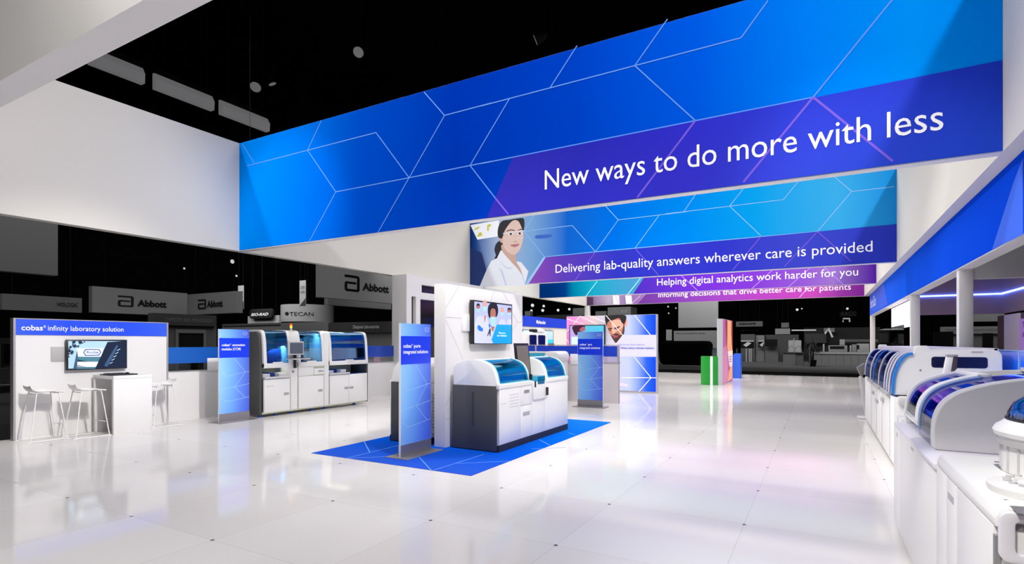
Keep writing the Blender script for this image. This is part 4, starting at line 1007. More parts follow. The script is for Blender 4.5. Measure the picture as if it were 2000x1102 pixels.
# console on a stand beyond it
t = thing('console_stand', 'grey tilted console on a slanted pale stand at the far end of the analyzer row', 'console', (.62, 13.3, 0))
p0, p1, p2, p3 = [at(*p, y=13.3) for p in ((1673, 718), (1688, 709), (1693, 725), (1681, 735))]
obj('screen_panel', MB().prism([(p.x, p.z) for p in (p0, p1, p2, p3)], 'y', 13.1, 13.5), mat('console_grey', '#6c6a6c', .4), t, bevel=.01)
q0, q1, q2, q3 = [at(*p, y=13.3) for p in ((1677, 736), (1684, 733), (1692, 790), (1688, 792))]
obj('stand', MB().prism([(q0.x, q0.z), (q1.x, q1.z), (q2.x + .05, .02), (q2.x - .02, .02)], 'y', 13.22, 13.38), PLAG, t, bevel=.01)
obj('base', MB().box(q2.x - .15, q2.x + .2, 13.1, 13.5, 0, .03), PLAG, t, bevel=.008)

# --- monitor edge-on between the two units
t = thing('monitor_stand', 'tilted monitor seen edge on, white front and dark back, between the two right-hand analyzers', 'monitor', (1.3, 6.9, 0))
MYY = 6.75
fr = [xz(cB, p, MYY) for p in ((270, 335), (392, 335), (345, 620), (205, 655))]
bk = [xz(cB, p, MYY) for p in ((400, 298), (472, 306), (445, 640), (345, 640))]
obj('front_shell', MB().prism(fr, 'y', MYY, MYY + .07), PLA, t, bevel=.006)
obj('rear_shell', MB().prism(bk, 'y', MYY + .005, MYY + .075), mat('shell_brown', '#4a4044', .5), t, bevel=.006)
tp_ = [xz(cB, p, MYY) for p in ((265, 300), (472, 300), (472, 338), (265, 340))]
obj('top_cap', MB().prism(tp_, 'y', MYY - .005, MYY + .08), mat('cap_mauve', '#a09aa6', .5), t, bevel=.004)
xm = sum(p[0] for p in bk[2:]) / 2
obj('pole', MB().box(xm - .03, xm + .03, MYY + .01, MYY + .06, .03, bk[2][1] + .02), GREYP, t)
obj('base', MB().box(xm - .2, xm + .2, MYY - .2, MYY + .3, 0, .03), GREYP, t, bevel=.01)

# --- near unit
FX = .556
t = thing('analyzer', 'large white analyzer close to the viewer with curved blue glass hood and sample carousel', 'analyzer', (1.1, 4.1, 0), 'analyzers along the right side')
NB, NF, BK = 2.55, 5.615, 1.62
obj('cabinet', MB().box(FX + .02, BK, NB + .01, NF, .06, .905), PLA, t, bevel=.006)
obj('toe_kick', MB().box(FX + .05, BK - .05, NB + .05, NF - .03, 0, .06), mat('toe_grey', '#9d9b9f', .5), t)
for y0, y1 in ((5.235, NF), (3.69, 5.227), (3.418, 3.682), (3.188, 3.41), (2.585, 3.18)):
    obj('front_door', MB().box(FX, FX + .02, y0, y1, .06, .9), PLA, t, bevel=.004)
obj('nameplate', MB().box(FX - .001, FX, 3.24, 3.38, .8, .835).box(FX - .001, FX, 4.5, 4.62, .83, .85).box(FX - .001, FX, 5.35, 5.42, .8, .83), mat('nameplate_grey', '#bcbabe', .5), t)
bench = [(FX, .905), (FX - .002, .935), (FX + .012, .965), (FX + .04, .976), (BK, .976), (BK, .905)]
obj('bench_top', MB().prism(bench, 'y', NB, 3.655), PLA, t, bevel=.004)
lip = [(FX - .012, .885), (FX - .016, .91), (FX + .03, .925), (BK, .925), (BK, .885)]
obj('lip', MB().prism(lip, 'y', 3.665, 4.55).prism(lip, 'y', 4.56, NF - .25), mat('lip_lilac', '#e2dee8', .35), t, bevel=.004)
obj('rear_bench', MB().box(FX + .02, BK, 5.37, NF, .905, .95), PLA, t, bevel=.01)
HY = 4.06
hp = curve([(.604, .925), (.602, 1.02), (.612, 1.12), (.645, 1.2), (.70, 1.258), (.78, 1.3), (.9, 1.338), (1.05, 1.366), (1.25, 1.385), (1.6, 1.39)], 6)
cheek = hp + [(1.6, .925)]
h = obj('hood', MB().prism(cheek, 'y', HY, HY + .13), PLA, t, bevel=.03, seg=4, label='rounded white near side of the hood')
obj('hood', MB().prism([(x, z - .02) if z > .93 else (x, z) for x, z in cheek], 'y', 5.3, 5.36), PLA, t, bevel=.01)
GL = tinted('hood_deep_blue', '#5a84f4', .15)
CLR = tinted('hood_clear', '#c8ccd4', .15)
def seg(y0, y1, off, nm, zlo, zhi, m, th=.008, xmax=9):
    return obj(nm, MB().shell([(x - .0 + off * .6, z - off) for x, z in hp if zlo <= z <= zhi and x <= xmax], 'y', y0, y1, th), m, h)
seg(HY + .11, 4.68, .012, 'hood_glass', 1.1, 2, GL); seg(HY + .11, 4.68, .012, 'hood_lower_glass', .93, 1.12, CLR)
seg(4.76, 5.3, .008, 'hood_glass', 1.12, 2, GL, xmax=1.0); seg(4.76, 5.3, .008, 'hood_lower_glass', .98, 1.13, CLR)
ribp = [(x - .006, z + .006) for x, z in hp if z > .97 and x < .96]
obj('hood_rib', MB().shell(ribp, 'y', 4.66, 4.77, .035).shell(ribp, 'y', 5.27, 5.31, .03).shell([p for p in ribp if p[1] < 1.03], 'y', 4.66, 5.31, .03), PLA, h, bevel=.006)
obj('hood_rib', MB().box(.92, 1.0, 4.66, 5.33, 1.325, 1.362), PLA, h, bevel=.01)
obj('rim_light', MB().shell([(x - .002, z + .001) for x, z in hp if z > .95 and x < .96], 'y', 4.652, 4.66, .012), mat('rim_sky', '#b4d2fa', .3), h)
obj('hood_back', MB().box(1.3, 1.58, HY + .13, 5.3, 1.36, 1.388).box(1.56, 1.6, HY + .13, 5.3, .925, 1.38), mat('hood_top_lilac', '#d8d2de', .3), t)
mb = MB().box(.72, 1.5, HY + .15, 5.25, .925, .96).box(1.2, 1.5, HY + .15, 5.2, .96, 1.25)
for k in range(5): mb.box(.8, .95, HY + .22 + k * .2, HY + .34 + k * .2, .96, 1.08)
obj('inner_deck', mb, mat('inner_teal', '#4a7484', .5), t)
obj('inner_tray', MB().box(.66, .76, HY + .15, 4.64, 1.0, 1.04), PLA, t, bevel=.006)
# carousel, drum with blue dome
obj('carousel', MB().lathe(.80, 2.844, [(.2, .976), (.205, .99), (.205, 1.004), (.17, 1.008), (.165, 1.016), (.12, 1.02), (.11, 1.012), (.06, 1.012), (.05, 1.03), (.0, 1.03)], 48), PLA, t)
mb = MB()
for k in range(20):
    a = 2 * PI * k / 20; mb.cyl(.80 + .142 * math.cos(a), 2.844 + .142 * math.sin(a), 1.017, 1.024, .014, 10)
obj('carousel_ring', mb, PLAG, t)
DXc, DYc = 1.043, 3.282
dr = obj('drum', MB().lathe(DXc, DYc, [(.295, .976), (.3, .98), (.3, 1.1), (.315, 1.12), (.315, 1.14)], 56), PLA, t)
mb = MB()
for k in range(14):
    a = PI + 2 * PI * k / 28 - .7
    c_, s_ = math.cos(a), math.sin(a)
    mb.tube([(DXc + .3 * c_, DYc + .3 * s_, .985), (DXc + .3 * c_, DYc + .3 * s_, 1.1)], .006, 6)
obj('drum_ribs' if False else 'drum_rib_band', mb, PLAG, dr)
obj('drum_band', MB().lathe(DXc, DYc, [(.302, 1.1), (.318, 1.105), (.318, 1.13), (.302, 1.135)], 56), GREY2, dr)
obj('drum_cap', MB().lathe(DXc, DYc, [(.3, 1.135), (.325, 1.145), (.332, 1.165), (.322, 1.185), (.3, 1.2), (.285, 1.215), (.27, 1.215)], 56), PLA, dr)
dm = obj('dome', MB().lathe(DXc, DYc, [(.283, 1.213), (.278, 1.25), (.255, 1.295), (.2, 1.335), (.12, 1.355), (.02, 1.36)], 56), tinted('dome_blue', '#234fa4', .35), dr)
obj('dome_rim', MB().lathe(DXc, DYc, [(.284, 1.212), (.288, 1.22), (.284, 1.228), (.278, 1.226)], 56), NAVY, dr)
obj('dome_light', MB().lathe(DXc, DYc, [(.27, 1.235), (.272, 1.24), (.27, 1.245), (.262, 1.24)], 56), mat('glow_mint', '#8af0e4', .4, emit=.8), dr)
for pts in ([(593, 132), (675, 132), (676, 192)], [(680, 470), (750, 480), (715, 482)], [(750, 535), (894, 545), (894, 620), (830, 612)], [(605, 104), (676, 110), (676, 120), (605, 113)]):
    c4b = cr(1820, 880, .20134); obj('bench_opening', MB().poly([at(*c4b(p), z=.977) for p in pts]), mat('opening_grey', '#77767a', .6), t)
fr = rrect(FX + .006, 1.3, .79, .968, .03); fi = rrect(FX + .05, 1.26, .82, .94, .02)
e = obj('end_frame', ring(MB(), fr, fi, 'y', NB - .03, NB), mat('end_frame_lilac', '#e4e1e9', .35), t, bevel=.006)
obj('end_panel', MB().box(FX + .045, 1.28, NB - .012, NB, .8, .96).box(FX + .02, BK, NB, NB + .02, .06, .79), PLA, t)
obj('end_opening', MB().box(at(1976, 1028, y=NB).x, 1.1, NB - .014, NB - .01, Zy(1985, 1036, NB), Zy(1985, 1022, NB)), mat('opening_grey', '#77767a', .6), e)
obj('door_gap', MB().box(FX + .001, FX + .019, 2.56, 2.583, .06, .87), GREYP, t)

# --- blue glass barrier behind the row
t = thing('low_partition', 'white low partition with a wide blue glass top, behind the right analyzer row', 'partition', (1.95, 8, 0))
obj('base', MB().box(1.93, 1.99, 3, 13.7, 0, 1.0), WHITE, t)
obj('blue_glass', MB().box(1.955, 1.965, 3, 13.7, 1.0, 1.47), grad('barrier_blue', 'Z', [(0, '#0a3cc0'), (.3, '#0a58e8'), (.75, '#1464ee'), (.9, '#6a78e0'), (1, '#8aa4f0')], .15), t)
mb = MB().box(1.945, 1.975, 3, 13.7, 1.47, 1.485)
for y in (5.4, 8.0, 9.3, 11.4, 13.65): mb.box(1.945, 1.975, y - .02, y + .02, 1.0, 1.47)
obj('rail', mb, mat('rail_blue_silver', '#8fb0ea', .3, .3), t)

# ------------------------------------------------------------------ lounge behind the right columns
LYY = 20.7; LXX = 4.67
t = thing('ceiling_fascia', 'grey lounge fascia ringed by a glowing blue strip, behind the right columns', 'fascia', (3.4, LYY, 2.4))
zl = 3.0
FAS = mat('fascia_grey', '#8c7878', .7)
obj('back_board', MB().box(2.12, LXX, LYY, LYY + .1, 2.42, 3.6), FAS, t)
obj('side_board', MB().box(LXX, LXX + .1, 12.0, LYY + .1, 2.42, 3.6), FAS, t)
obj('light_strip', MB().box(2.12, LXX - .04, LYY - .04, LYY, zl - .02, zl + .02).box(LXX - .04, LXX, 12.0, LYY, zl - .02, zl + .02), mat('strip_blue_glow', '#3a5cff', .4, emit=14, ecol='#5070ff'), t)
obj('soffit', MB().box(2.12, LXX, 10.99, LYY, 3.6, 3.66), mat('soffit_plum', '#7a5a78', .8), t)
zf = Zy(1950, 544, 10.9)
obj('wall_cross_beam', MB().box(2.1, 5.5, 10.85, 10.97, zf, 3.59), WHITE, kind='structure')
t = thing('door_panel', 'pale flat door leaf in a dark frame beside the purple poster', 'door', (4.6, 17, 0))
d0, d1 = Yx(1991, LXX - .03), Yx(1961, LXX - .03)
obj('leaf', MB().box(LXX - .03, LXX, d0, d1, 0, min(2.36, Zx(1976, 599, LXX - .03))), mat('door_cream', '#dcd3cc', .6), t)
obj('surround', MB().box(LXX - .02, LXX + .05, d1, d1 + .7, 0, 2.36).box(LXX + .0, LXX + .08, 13, d1, 2.2, 2.36), mat('frame_plum', '#4a3238', .6), t)
t = thing('purple_poster', 'lilac wall poster with black lettering at the right edge', 'poster', (4.6, 15, .5))
obj('panel', MB().box(LXX - .03, LXX - .001, d0 - 1.5, d0 - .01, .02, 2.2), grad('poster_lilac', 'Z', [(0, '#d8b8ec'), (.6, '#c89ce8'), (1, '#bc90e8')], .5, emit=.12), t)
y0 = Yx(1997.5, LXX - .03)
obj('lettering', lettering('The Future', (LXX - .034, y0, 1.95), NY, 1.1, .16).add(lettering('of health', (LXX - .034, y0, 1.72), NY, .95, .16)), MDARK, t)
# lit white panel between far columns
t = thing('hanging_light_panel', 'bright white backlit panel under the blue sign beam, between the far columns', 'panel', (2.13, 18, 2.0))
w0, w1 = Yx(1779, 2.11), Yx(1741, 2.11)
obj('panel', MB().box(2.11, 2.15, w0 + .1, w1, 2.0, 2.7), mat('panel_glow', '#ffffff', .5, emit=.7), t)
obj('lettering', lettering('cobas', (2.106, w0 + 1.9, 2.3), NY, .5, .07).add(lettering('liat', (2.106, w0 + 3.4, 2.3), NY, .3, .07)), mat('panel_text', '#c8c8cc', .6), t)
t = thing('glass_screen', 'clear glass screen with a grey stripe, standing below the white backlit panel', 'glass screen', (1.97, 18, 0))
obj('pane', MB().box(1.965, 1.975, w0 + .1, 24.5, .03, 2.05), tinted('screen_clear', '#b4b4b8', .12), t)
obj('foot_rail', MB().box(1.95, 1.99, w0 + .1, 24.5, 0, .03), FRAME, t)

area((3.4, 17.5, 3.4), (3.4, 18.5, 0), 1.6, 3, 26, 170, (1, .82, .86))  # pinkish fill added for the lounge, with no lamp behind it

# ================================================================== the dim hall around the booth
def G(v): return mat('hall_grey_%d' % v, (v, v, v), .8, spec=.1)
def bgx(px0, py0, px1, py1, X, dep, m, ground=False, mb=None):
    """box whose face lies on x = X, spanning the columns px0..px1"""
    y0, y1 = Yx(px0, X), Yx(px1, X); pm = (px0 + px1) / 2
    za, zb = Zx(pm, py1, X), Zx(pm, py0, X)
    return (mb or MB()).box(X - dep, X, y0, y1, -.1 if ground else za, zb)
def bgy(px0, py0, px1, py1, Y, dep, m, ground=False, mb=None):
    x0, x1 = Xy(px0, Y), Xy(px1, Y); pm = (px0 + px1) / 2
    za, zb = Zy(pm, py1, Y), Zy(pm, py0, Y)
    return (mb or MB()).box(x0, x1, Y, Y + dep, -.1 if ground else za, zb)
def glow(v, e): return mat('lightbox_%d' % v, (v, v, v), .7, spec=.1, emit=e)
LB = mat('lightbox_grey', '#727272', .7, spec=.1, emit=.06)
INK = mat('hall_ink', '#141414', .8, spec=.1)
def alogo(mb, tr, x=None, y=None, off=.03, s=1.0):
    """an open square letter-a emblem, three bars and two uprights with rounded corners"""
    o = EX * off if x is not None else NY * off
    for pts in ([(0, 1), (.9, 1), (1, .9), (1, .1), (.9, 0), (.1, 0), (0, .1), (0, .5), (.1, .6), (.78, .6), (.78, .46), (.18, .46), (.18, .16), (.82, .16), (.82, .84), (0, .84)],):
        mb.poly([tr(*p) + o for p in pts])
def hsign(label, px0, py0, px1, py1, X=None, Y=None, dep=.5, m=LB, name='hanging_sign', group='hanging signs in the dim hall'):
    if X is not None: mb = bgx(px0, py0, px1, py1, X, dep, m); c = (X - dep / 2, (Yx(px0, X) + Yx(px1, X)) / 2, Zx((px0 + px1) / 2, py1, X))
    else: mb = bgy(px0, py0, px1, py1, Y, dep, m); c = ((Xy(px0, Y) + Xy(px1, Y)) / 2, Y + dep / 2, Zy((px0 + px1) / 2, py1, Y))
    t = thing(name, label, 'sign', c, group)
    obj('sign_box', mb, m, t)
    zs = [v[2] for v in mb.v]; xs = [v[0] for v in mb.v]; ys_ = [v[1] for v in mb.v]
    cb = MB()
    for k in (.15, .85):
        cb.tube([(min(xs) + (max(xs) - min(xs)) * k, min(ys_) + (max(ys_) - min(ys_)) * k, max(zs)), (min(xs) + (max(xs) - min(xs)) * k, min(ys_) + (max(ys_) - min(ys_)) * k, 20.0)], .01, 4)
    obj('suspension_cable', cb, INK, t)
    return t
# left hall, seen below the white fascia
t = hsign('large blank grey lightbox sign at the far left, nearest the white fascia', -60, 410, 113, 531, X=-30)
t = hsign('plain grey sign with small dark capitals, left of the pair of emblem signs', 4, 578, 160, 608, X=-42, m=G(95))
sign_text('HOLOGIC', 112, 598, 152, 599, 590.5, t, INK, x=-42, off=.03, bold=.01)
AX = -46.0
t = hsign('grey lightbox sign with a square emblem and slab lettering, longer one of the corner pair', 180, 566, 366, 614, X=AX)
def trx(px0, py0, px1, py1, X): return lambda u, v: Vector((X, Yx(px0 + (px1 - px0) * u, X), Zx((px0 + px1) / 2, py1 + (py0 - py1) * v, X)))
mb = MB(); alogo(mb, trx(231, 578, 262, 600, AX)); obj('emblem', mb, INK, t)
sign_text('Abbott', 268, 597.5, 325, 599, 586, t, INK, x=AX, off=.03, bold=.045)
AYc = Yx(366, AX)
t = hsign('grey lightbox sign with a square emblem, shorter one of the corner pair', 366.5, 572, 462, 613, Y=AYc - .6)
def try_(px0, py0, px1, py1, Y): return lambda u, v: Vector((Xy(px0 + (px1 - px0) * u, Y), Y, Zy((px0 + px1) / 2, py1 + (py0 - py1) * v, Y)))
mb = MB(); alogo(mb, try_(387, 585, 403, 604, AYc - .6), y=1); obj('emblem', mb, INK, t)
sign_text('Abbott', 405, 600, 435.5, 598.5, 588.5, t, INK, y=AYc - .6, off=.03, bold=.045)
BXs = -36.0
t = hsign('large grey lightbox sign with a square emblem, against the white fascia', 625, 516, 790, 588, X=BXs)
mb = MB(); alogo(mb, trx(673.5, 538, 703, 570, BXs)); obj('emblem', mb, INK, t)
sign_text('Abbott', 707.5, 566, 759, 568.5, 552.5, t, INK, x=BXs, off=.03, bold=.045)
hsign('narrow grey sign hanging under the big emblem lightbox', 641, 583, 764, 600, X=-38.5, m=LB)
# booth below the corner pair
BX2 = -34.0
t = thing('trade_booth', 'dim grey booth with a lettered header and a dark doorway, beyond the kiosk wall', 'booth', (BX2, 20, -.1))
obj('header', bgx(300, 614, 423, 636, BX2, .6, 0), G(62), t)
obj('wall', bgx(300, 636, 423, 720, BX2 - .2, .3, 0, True), G(92), t)
dw = obj('doorway', bgx(349, 651, 398, 720, BX2 - .15, .08, 0, True), INK, t)
mb = MB(); bgx(343.5, 644, 403, 651, BX2 - .1, .1, 0, mb=mb); bgx(343.5, 651, 349, 720, BX2 - .1, .1, 0, True, mb=mb); bgx(398, 651, 403, 720, BX2 - .1, .1, 0, True, mb=mb)
obj('door_frame', mb, G(110), dw)
sign_text('CHEMISTRY AND IMMUNOASSAY', 322, 628, 416, 625, 620, t, G(105), x=BX2, off=.02)
t = thing('trade_booth', 'low grey booth with dark counters at the far left edge, past the kiosk wall', 'booth', (-30, 9, -.1))
obj('counter', bgx(-60, 735, 22, 800, -24, 1.0, 0, True), G(70), t)
obj('canopy', bgx(-60, 660, 22, 672, -26, 1.2, 0), G(80), t)
obj('post', bgx(2, 672, 8, 790, -25, .2, 0, True), G(60), t)
for k, px in enumerate((5, 14)):
    pass
t = thing('hall_chair', 'dim grey chair at the far left edge beyond the kiosk wall', 'chair', (-20, 6, -.1))
cx0, cy0_ = -20.0, Yx(10, -20)
obj('seat', MB().box(cx0 - .22, cx0 + .22, cy0_ - .22, cy0_ + .22, .36, .4), G(120), t, bevel=.01)
obj('backrest', MB().box(cx0 - .22, cx0 - .18, cy0_ - .22, cy0_ + .22, .4, .85), G(90), t, bevel=.01)
for sx_ in (-.2, .2):
    for sy_ in (-.2, .2): obj('leg', MB().cyl(cx0 + sx_, cy0_ + sy_, -.1, .36, .012, 8), G(90), t)
# further signs behind the sorting machine
t = hsign('pale grey strip sign with dark lettering, below the black rounded sign', 484, 617, 545, 633, Y=45.5, m=G(140), dep=.3)  # pale strip with dark letters, hung below the black rounded sign
sign_text('QuidelOrtho', 505, 629.5, 546, 628.5, 622, t, INK, y=48, off=.03)
pts = rrect(Xy(487, 45.0), Xy(532, 45.0), Zy(510, 622, 45.0), Zy(510, 603.5, 45.0), .4)
t = thing('hanging_sign', 'black rounded sign with pale italic capitals, above a pale strip sign', 'sign', (Xy(510, 45.0), 45.0, 3), 'hanging signs in the dim hall')
obj('sign_box', MB().prism(pts, 'y', 45.0, 45.3), G(28), t, bevel=.05)
a, b = at(491, 617.5, y=45.0), at(525, 616, y=45.0)
obj('suspension_cable', MB().tube([(Xy(510, 45.0), 45.15, Zy(510, 603.5, 45.0)), (Xy(510, 45.0), 45.15, 20)], .02, 5), INK, t)
obj('lettering', lettering('BIO-RAD', a + NY * .06, EX, b.x - a.x, .34, .04, shear=.3), G(190), t)
dc = at(601, 611, y=51)                                             # round drum, its lettering bent around the side facing the booth
depth = -dc.x * SN + dc.y * CS
dr_ = 54 / F * depth * .9
dn = Vector((-dc.x, -dc.y, 0)).normalized(); dt = Vector((-dn.y, dn.x, 0))
def drumz(py): return EYE + (CY - py) / F * (depth - dr_)
t = thing('hanging_sign', 'grey round drum sign with dark serif capitals', 'sign', (dc.x, dc.y, drumz(628)), 'hanging signs in the dim hall')
obj('drum', MB().cyl(dc.x, dc.y, drumz(628), drumz(594), dr_, 48), G(125), t)
def drum_pos(px, z, lift): 
    f_ = math.asin(max(-1, min(1, (px - 601) / 54)))
    return Vector((dc.x, dc.y, 0)) + (dn * math.cos(f_) + dt * math.sin(f_)) * (dr_ + lift) + Vector((0, 0, z))
obj('suspension_cable', MB().tube([(dc.x, dc.y, drumz(594)), (dc.x, dc.y, 20)], .02, 5), INK, t)
mb = lettering('TECAN', (0, 0, 0), EX, 1, .5)
mb.v = [tuple(drum_pos(566 + 46 * x, drumz(617) + z, .05)) for x, y, z in mb.v]
mb.poly([drum_pos(561 + 3.6 * math.cos(a * PI / 8), drumz(612.5) + .24 * math.sin(a * PI / 8), .05) for a in range(16)])
obj('lettering', mb, INK, t)
for px0, py0, px1, py1, lab, s in ((465, 558, 476, 604, 'narrow grey aisle marker hanging beside the shorter emblem sign', ('1100', '1200')), (585, 548, 597, 598, 'narrow grey aisle marker hanging in front of the round drum sign', ('1300', '1400'))):
    t = hsign(lab, px0, py0, px1, py1, Y=44, m=G(120), dep=.06, name='hanging_marker', group='aisle markers')
    obj('dark_corner', MB().poly([at(px0, py1, y=44) + NY * .01, at(px1, py1, y=44) + NY * .01, at(px1, py1 - 16, y=44) + NY * .01]), G(40), t)
    for k in (0, 1): sign_text(s[k], px0 + 1.5, py0 + 17 + 9 * k, px1 - 1.5, py0 + 17 + 9 * k, py0 + 11 + 9 * k, t, G(50), y=44, off=.012)
t = thing('trade_booth', 'dark grey booth with a lettered black header, behind the sorting machine', 'booth', (-25, 45, -.1))
obj('header', bgy(641, 629, 775, 650, 40, .6, 0), G(52), t)
obj('wall', bgy(641, 650, 775, 722, 40.2, .3, 0, True), G(100), t)
sign_text('Diazyme Laboratories', 690, 642, 741, 642, 635.5, t, G(170), y=40, off=.03, bold=.01)
t = thing('trade_booth', 'plain grey booth wall behind the sorting machine, left of the lettered booth', 'booth', (-35, 45, -.1))
obj('wall', bgy(548, 630, 641, 722, 41, .3, 0, True), G(88), t)
obj('side_wall', bgy(434, 636, 548, 722, 43, .3, 0, True), G(80), t)
obj('top_rail', bgy(434, 632, 548, 636, 42.9, .1, 0), G(50), t)
# hall seen over the molecular kiosk and beyond the last banner
for px0, py0, px1, py1, lab in ((1025, 608, 1036, 617, 'small grey lightbox over the left end of the Molecular header'), (1119, 602, 1140, 616, 'grey lightbox over the right end of the Molecular header')):
    hsign(lab, px0, py0, px1, py1, Y=46, m=LB)
t = thing('trade_booth', 'dim grey booth block above the Molecular header', 'booth', (-10, 50, -.1))
obj('wall', bgy(1048, 615, 1140, 700, 50, .3, 0, True), G(42), t)
t = hsign('grey cube sign with faint lettering, above the bearded man poster', 1187, 600, 1232, 616, Y=50, m=G(100), dep=2)
sign_text('ACIST', 1213, 611, 1226, 610.5, 606, t, G(150), y=50, off=.03)
hsign('small grey sign left of the cube sign, above the poster wall', 1163, 608, 1184, 616, Y=52, m=G(90))
hsign('big blank pale grey board hanging over the green and white tower', 1325, 580, 1402, 640, Y=44, m=mat('board_grey', '#b0b0b0', .8, spec=.1, emit=.1), dep=.3)
def floorbox(name, label, cat, px0, py0, px1, py1, Y, dep, v, group=None):
    return obj(name, bgy(px0, py0, px1, py1, Y, dep, 0, True), G(v), label=label, cat=cat, group=group, bevel=.02)
t = thing('trade_booth', 'grey booth wall with small lettering, behind the black draped block', 'booth', (8, 50, -.1))
obj('wall', bgy(1316, 646, 1410, 712, 50, .3, 0, True), G(120), t)
sign_text('Solutions and automation for every lab', 1320, 652.5, 1377, 651.5, 649.5, t, G(60), y=50, off=.03)
obj('poster', bgy(1301, 644, 1312, 665, 49.9, .1, 0), G(130), t)
mb = bgy(1286, 666, 1380, 713, 41, 3, 0, True)
obj('draped_block', mb, mat('drape_black', '#050505', .9, spec=.05), label='large black draped block behind the poster wall', cat='draped block', bevel=.35, seg=4)
t = hsign('grey sign with lower-case dark lettering, right of the green and white tower', 1437.5, 628, 1489, 638, Y=55, m=G(95), dep=1)
sign_text('maccura', 1443, 634.5, 1476, 633, 630, t, INK, y=55, off=.03, bold=.02)
hsign('small dim sign under the lower-case lettered sign', 1448, 640, 1480, 646.5, Y=56, m=G(60))
t = thing('trade_booth', 'grey booth with two posters of a tilted white device, beyond the tower', 'booth', (22, 52, -.1))
obj('wall', bgy(1447, 653, 1474.5, 703, 52, .3, 0, True), G(82), t)
obj('wall', bgy(1476, 655, 1493, 702, 52.3, .3, 0, True), G(120), t)
for a, b, mm in ((1447, 1472, 1459.5), (1481, 1492, 1491)):
    p = obj('poster', bgy(a, 665, b, 678.5, 51.9, .08, 0), INK, t)
    obj('poster_stripe', bgy(a, 665, b, 667.5, 51.85, .04, 0), G(170), p)
    obj('printed_device', MB().poly([at(x, y, y=51.84) for x, y in ((mm - 8, 674), (mm + 1, 668), (min(mm + 8, b), 670.5), (min(mm - 2, b), 678))]), G(190), p)
for px in (1457.5, 1463.5, 1467): obj('pillar', bgy(px - .8, 681, px + .8, 704, 51, .1, 0, True), G(170), t)
obj('dark_screen', bgy(1493, 663, 1518, 677, 51, .2, 0), INK, t)
obj('partition', bgy(1495, 654, 1560, 702, 52.6, .3, 0, True), G(70), t)
obj('low_counter', bgy(1494, 677, 1520, 700, 51.5, .4, 0, True), G(92), t)
t = thing('reception_counter', 'grey two-bay counter with white chairs and frames on top, in the hall', 'counter', (20, 44, -.1))
obj('body', bgy(1529.5, 690, 1554, 713, 44, 1, 0, True), G(120), t)
obj('body', bgy(1554.5, 690, 1569, 713, 44.05, 1, 0, True), G(110), t)
obj('top', bgy(1529, 688.5, 1570, 690, 43.95, 1.1, 0), G(70), t)
mb = MB()
Yc = 44.3; z0c = Zy(1550, 688.5, Yc)
for a, b in ((1540, 1552), (1553, 1565)):
    mb.tube(curve([(Xy(a, Yc), Yc, z0c), (Xy(a + 1, Yc), Yc, z0c + .35), (Xy((a + b) / 2, Yc), Yc, z0c + .5), (Xy(b - 1, Yc), Yc, z0c + .35), (Xy(b, Yc), Yc, z0c)], 5), .04, 6)
mb.box(Xy(1549.5, Yc), Xy(1551.5, Yc), Yc, Yc + .1, z0c, Zy(1550, 661, Yc))
obj('display_frame', mb, G(160), t)
obj('back_poster', bgy(1540, 665, 1565, 675, 46, .1, 0, True), G(165), t)
# plant
PYc = 43; px_ = Xy(1587, PYc)
t = thing('potted_palm', 'dark leafy palm in a pot beside the two-bay counter', 'plant', (px_, PYc, -.1))
obj('pot', MB().lathe(px_, PYc, [(.2, -.1), (.26, .35), (.22, .36)], 16), INK, t)
random.seed(5); mb = MB()
LFM = mat('palm_dark', '#1a1d1a', .8)
for i in range(46):
    a = random.uniform(0, 6.28); L_ = random.uniform(.5, .95); h = random.uniform(.5, 1.5); r = random.uniform(.1, .3)
    p0 = Vector((px_, PYc, .35 + h * .7)); d = Vector((math.cos(a), math.sin(a), 0)); s = Vector((-d.y, d.x, 0)) * .05
    p1 = p0 + d * L_ * .5 + Vector((0, 0, r)); p2 = p0 + d * L_ + Vector((0, 0, r - .35))
    mb.poly([p0 - s * .4, p0 + s * .4, p1 + s, p1 - s]); mb.poly([p1 - s, p1 + s, p2])
obj('leaves', mb, LFM, t)
obj('stem', MB().tube([(px_, PYc, .3), (px_ + .05, PYc, 1.2), (px_, PYc, 1.9)], [.06, .05, .03], 8), LFM, t)
obj('light_post', bgy(1580.2, 676, 1582.4, 714.5, 41.0, .1, 0, True), G(120), label='thin grey post in front of the palm', cat='post')
# long counter with instruments
t = thing('instrument_counter', 'long grey panelled counter with instruments on it, near the right edge of the hall', 'counter', (30, 46, -.1))
Yk = 46
obj('top', bgy(1590, 688, 1720, 692, Yk - .05, 1.4, 0), G(150), t)
for k in range(9):
    a = 1590 + 14.5 * k; obj('panel', bgy(a, 692, a + 14.1, 707.5, Yk, .3, 0, True), G(112), t)
for a, b, py, v in ((1607, 1610.5, 672, 150), (1618, 1655, 675, 130), (1660, 1663, 675, 150), (1664, 1673, 673, 120), (1674, 1698, 671.5, 140)):
    o = obj('instrument', MB().box(Xy(a, Yk + .3), Xy(b, Yk + .3), Yk + .3, Yk + .9, Zy(1655, 688, Yk - .05) + .004, Zy((a + b) / 2, py, Yk + .3)), G(v), label='grey instrument standing on the long panelled counter, %s' % {1607: 'slim one at its left', 1618: 'wide low one with a dark slot', 1660: 'slim one near its middle', 1664: 'small box near its middle', 1674: 'wide box at its right'}[a], cat='instrument', group='instruments on the long counter', bevel=.02)
    if b - a > 30: obj('dark_slot', bgy(a + 3, 676.5, b - 6, 681.5, Yk + .27, .05, 0), INK, o)
    elif b - a > 20: obj('dark_slot', bgy(a, 674, a + 4, 682, Yk + .27, .05, 0), INK, o)
t = thing('trade_booth', 'dark booth back wall with lit strips and screens, above the long counter', 'booth', (34, 56, -.1))
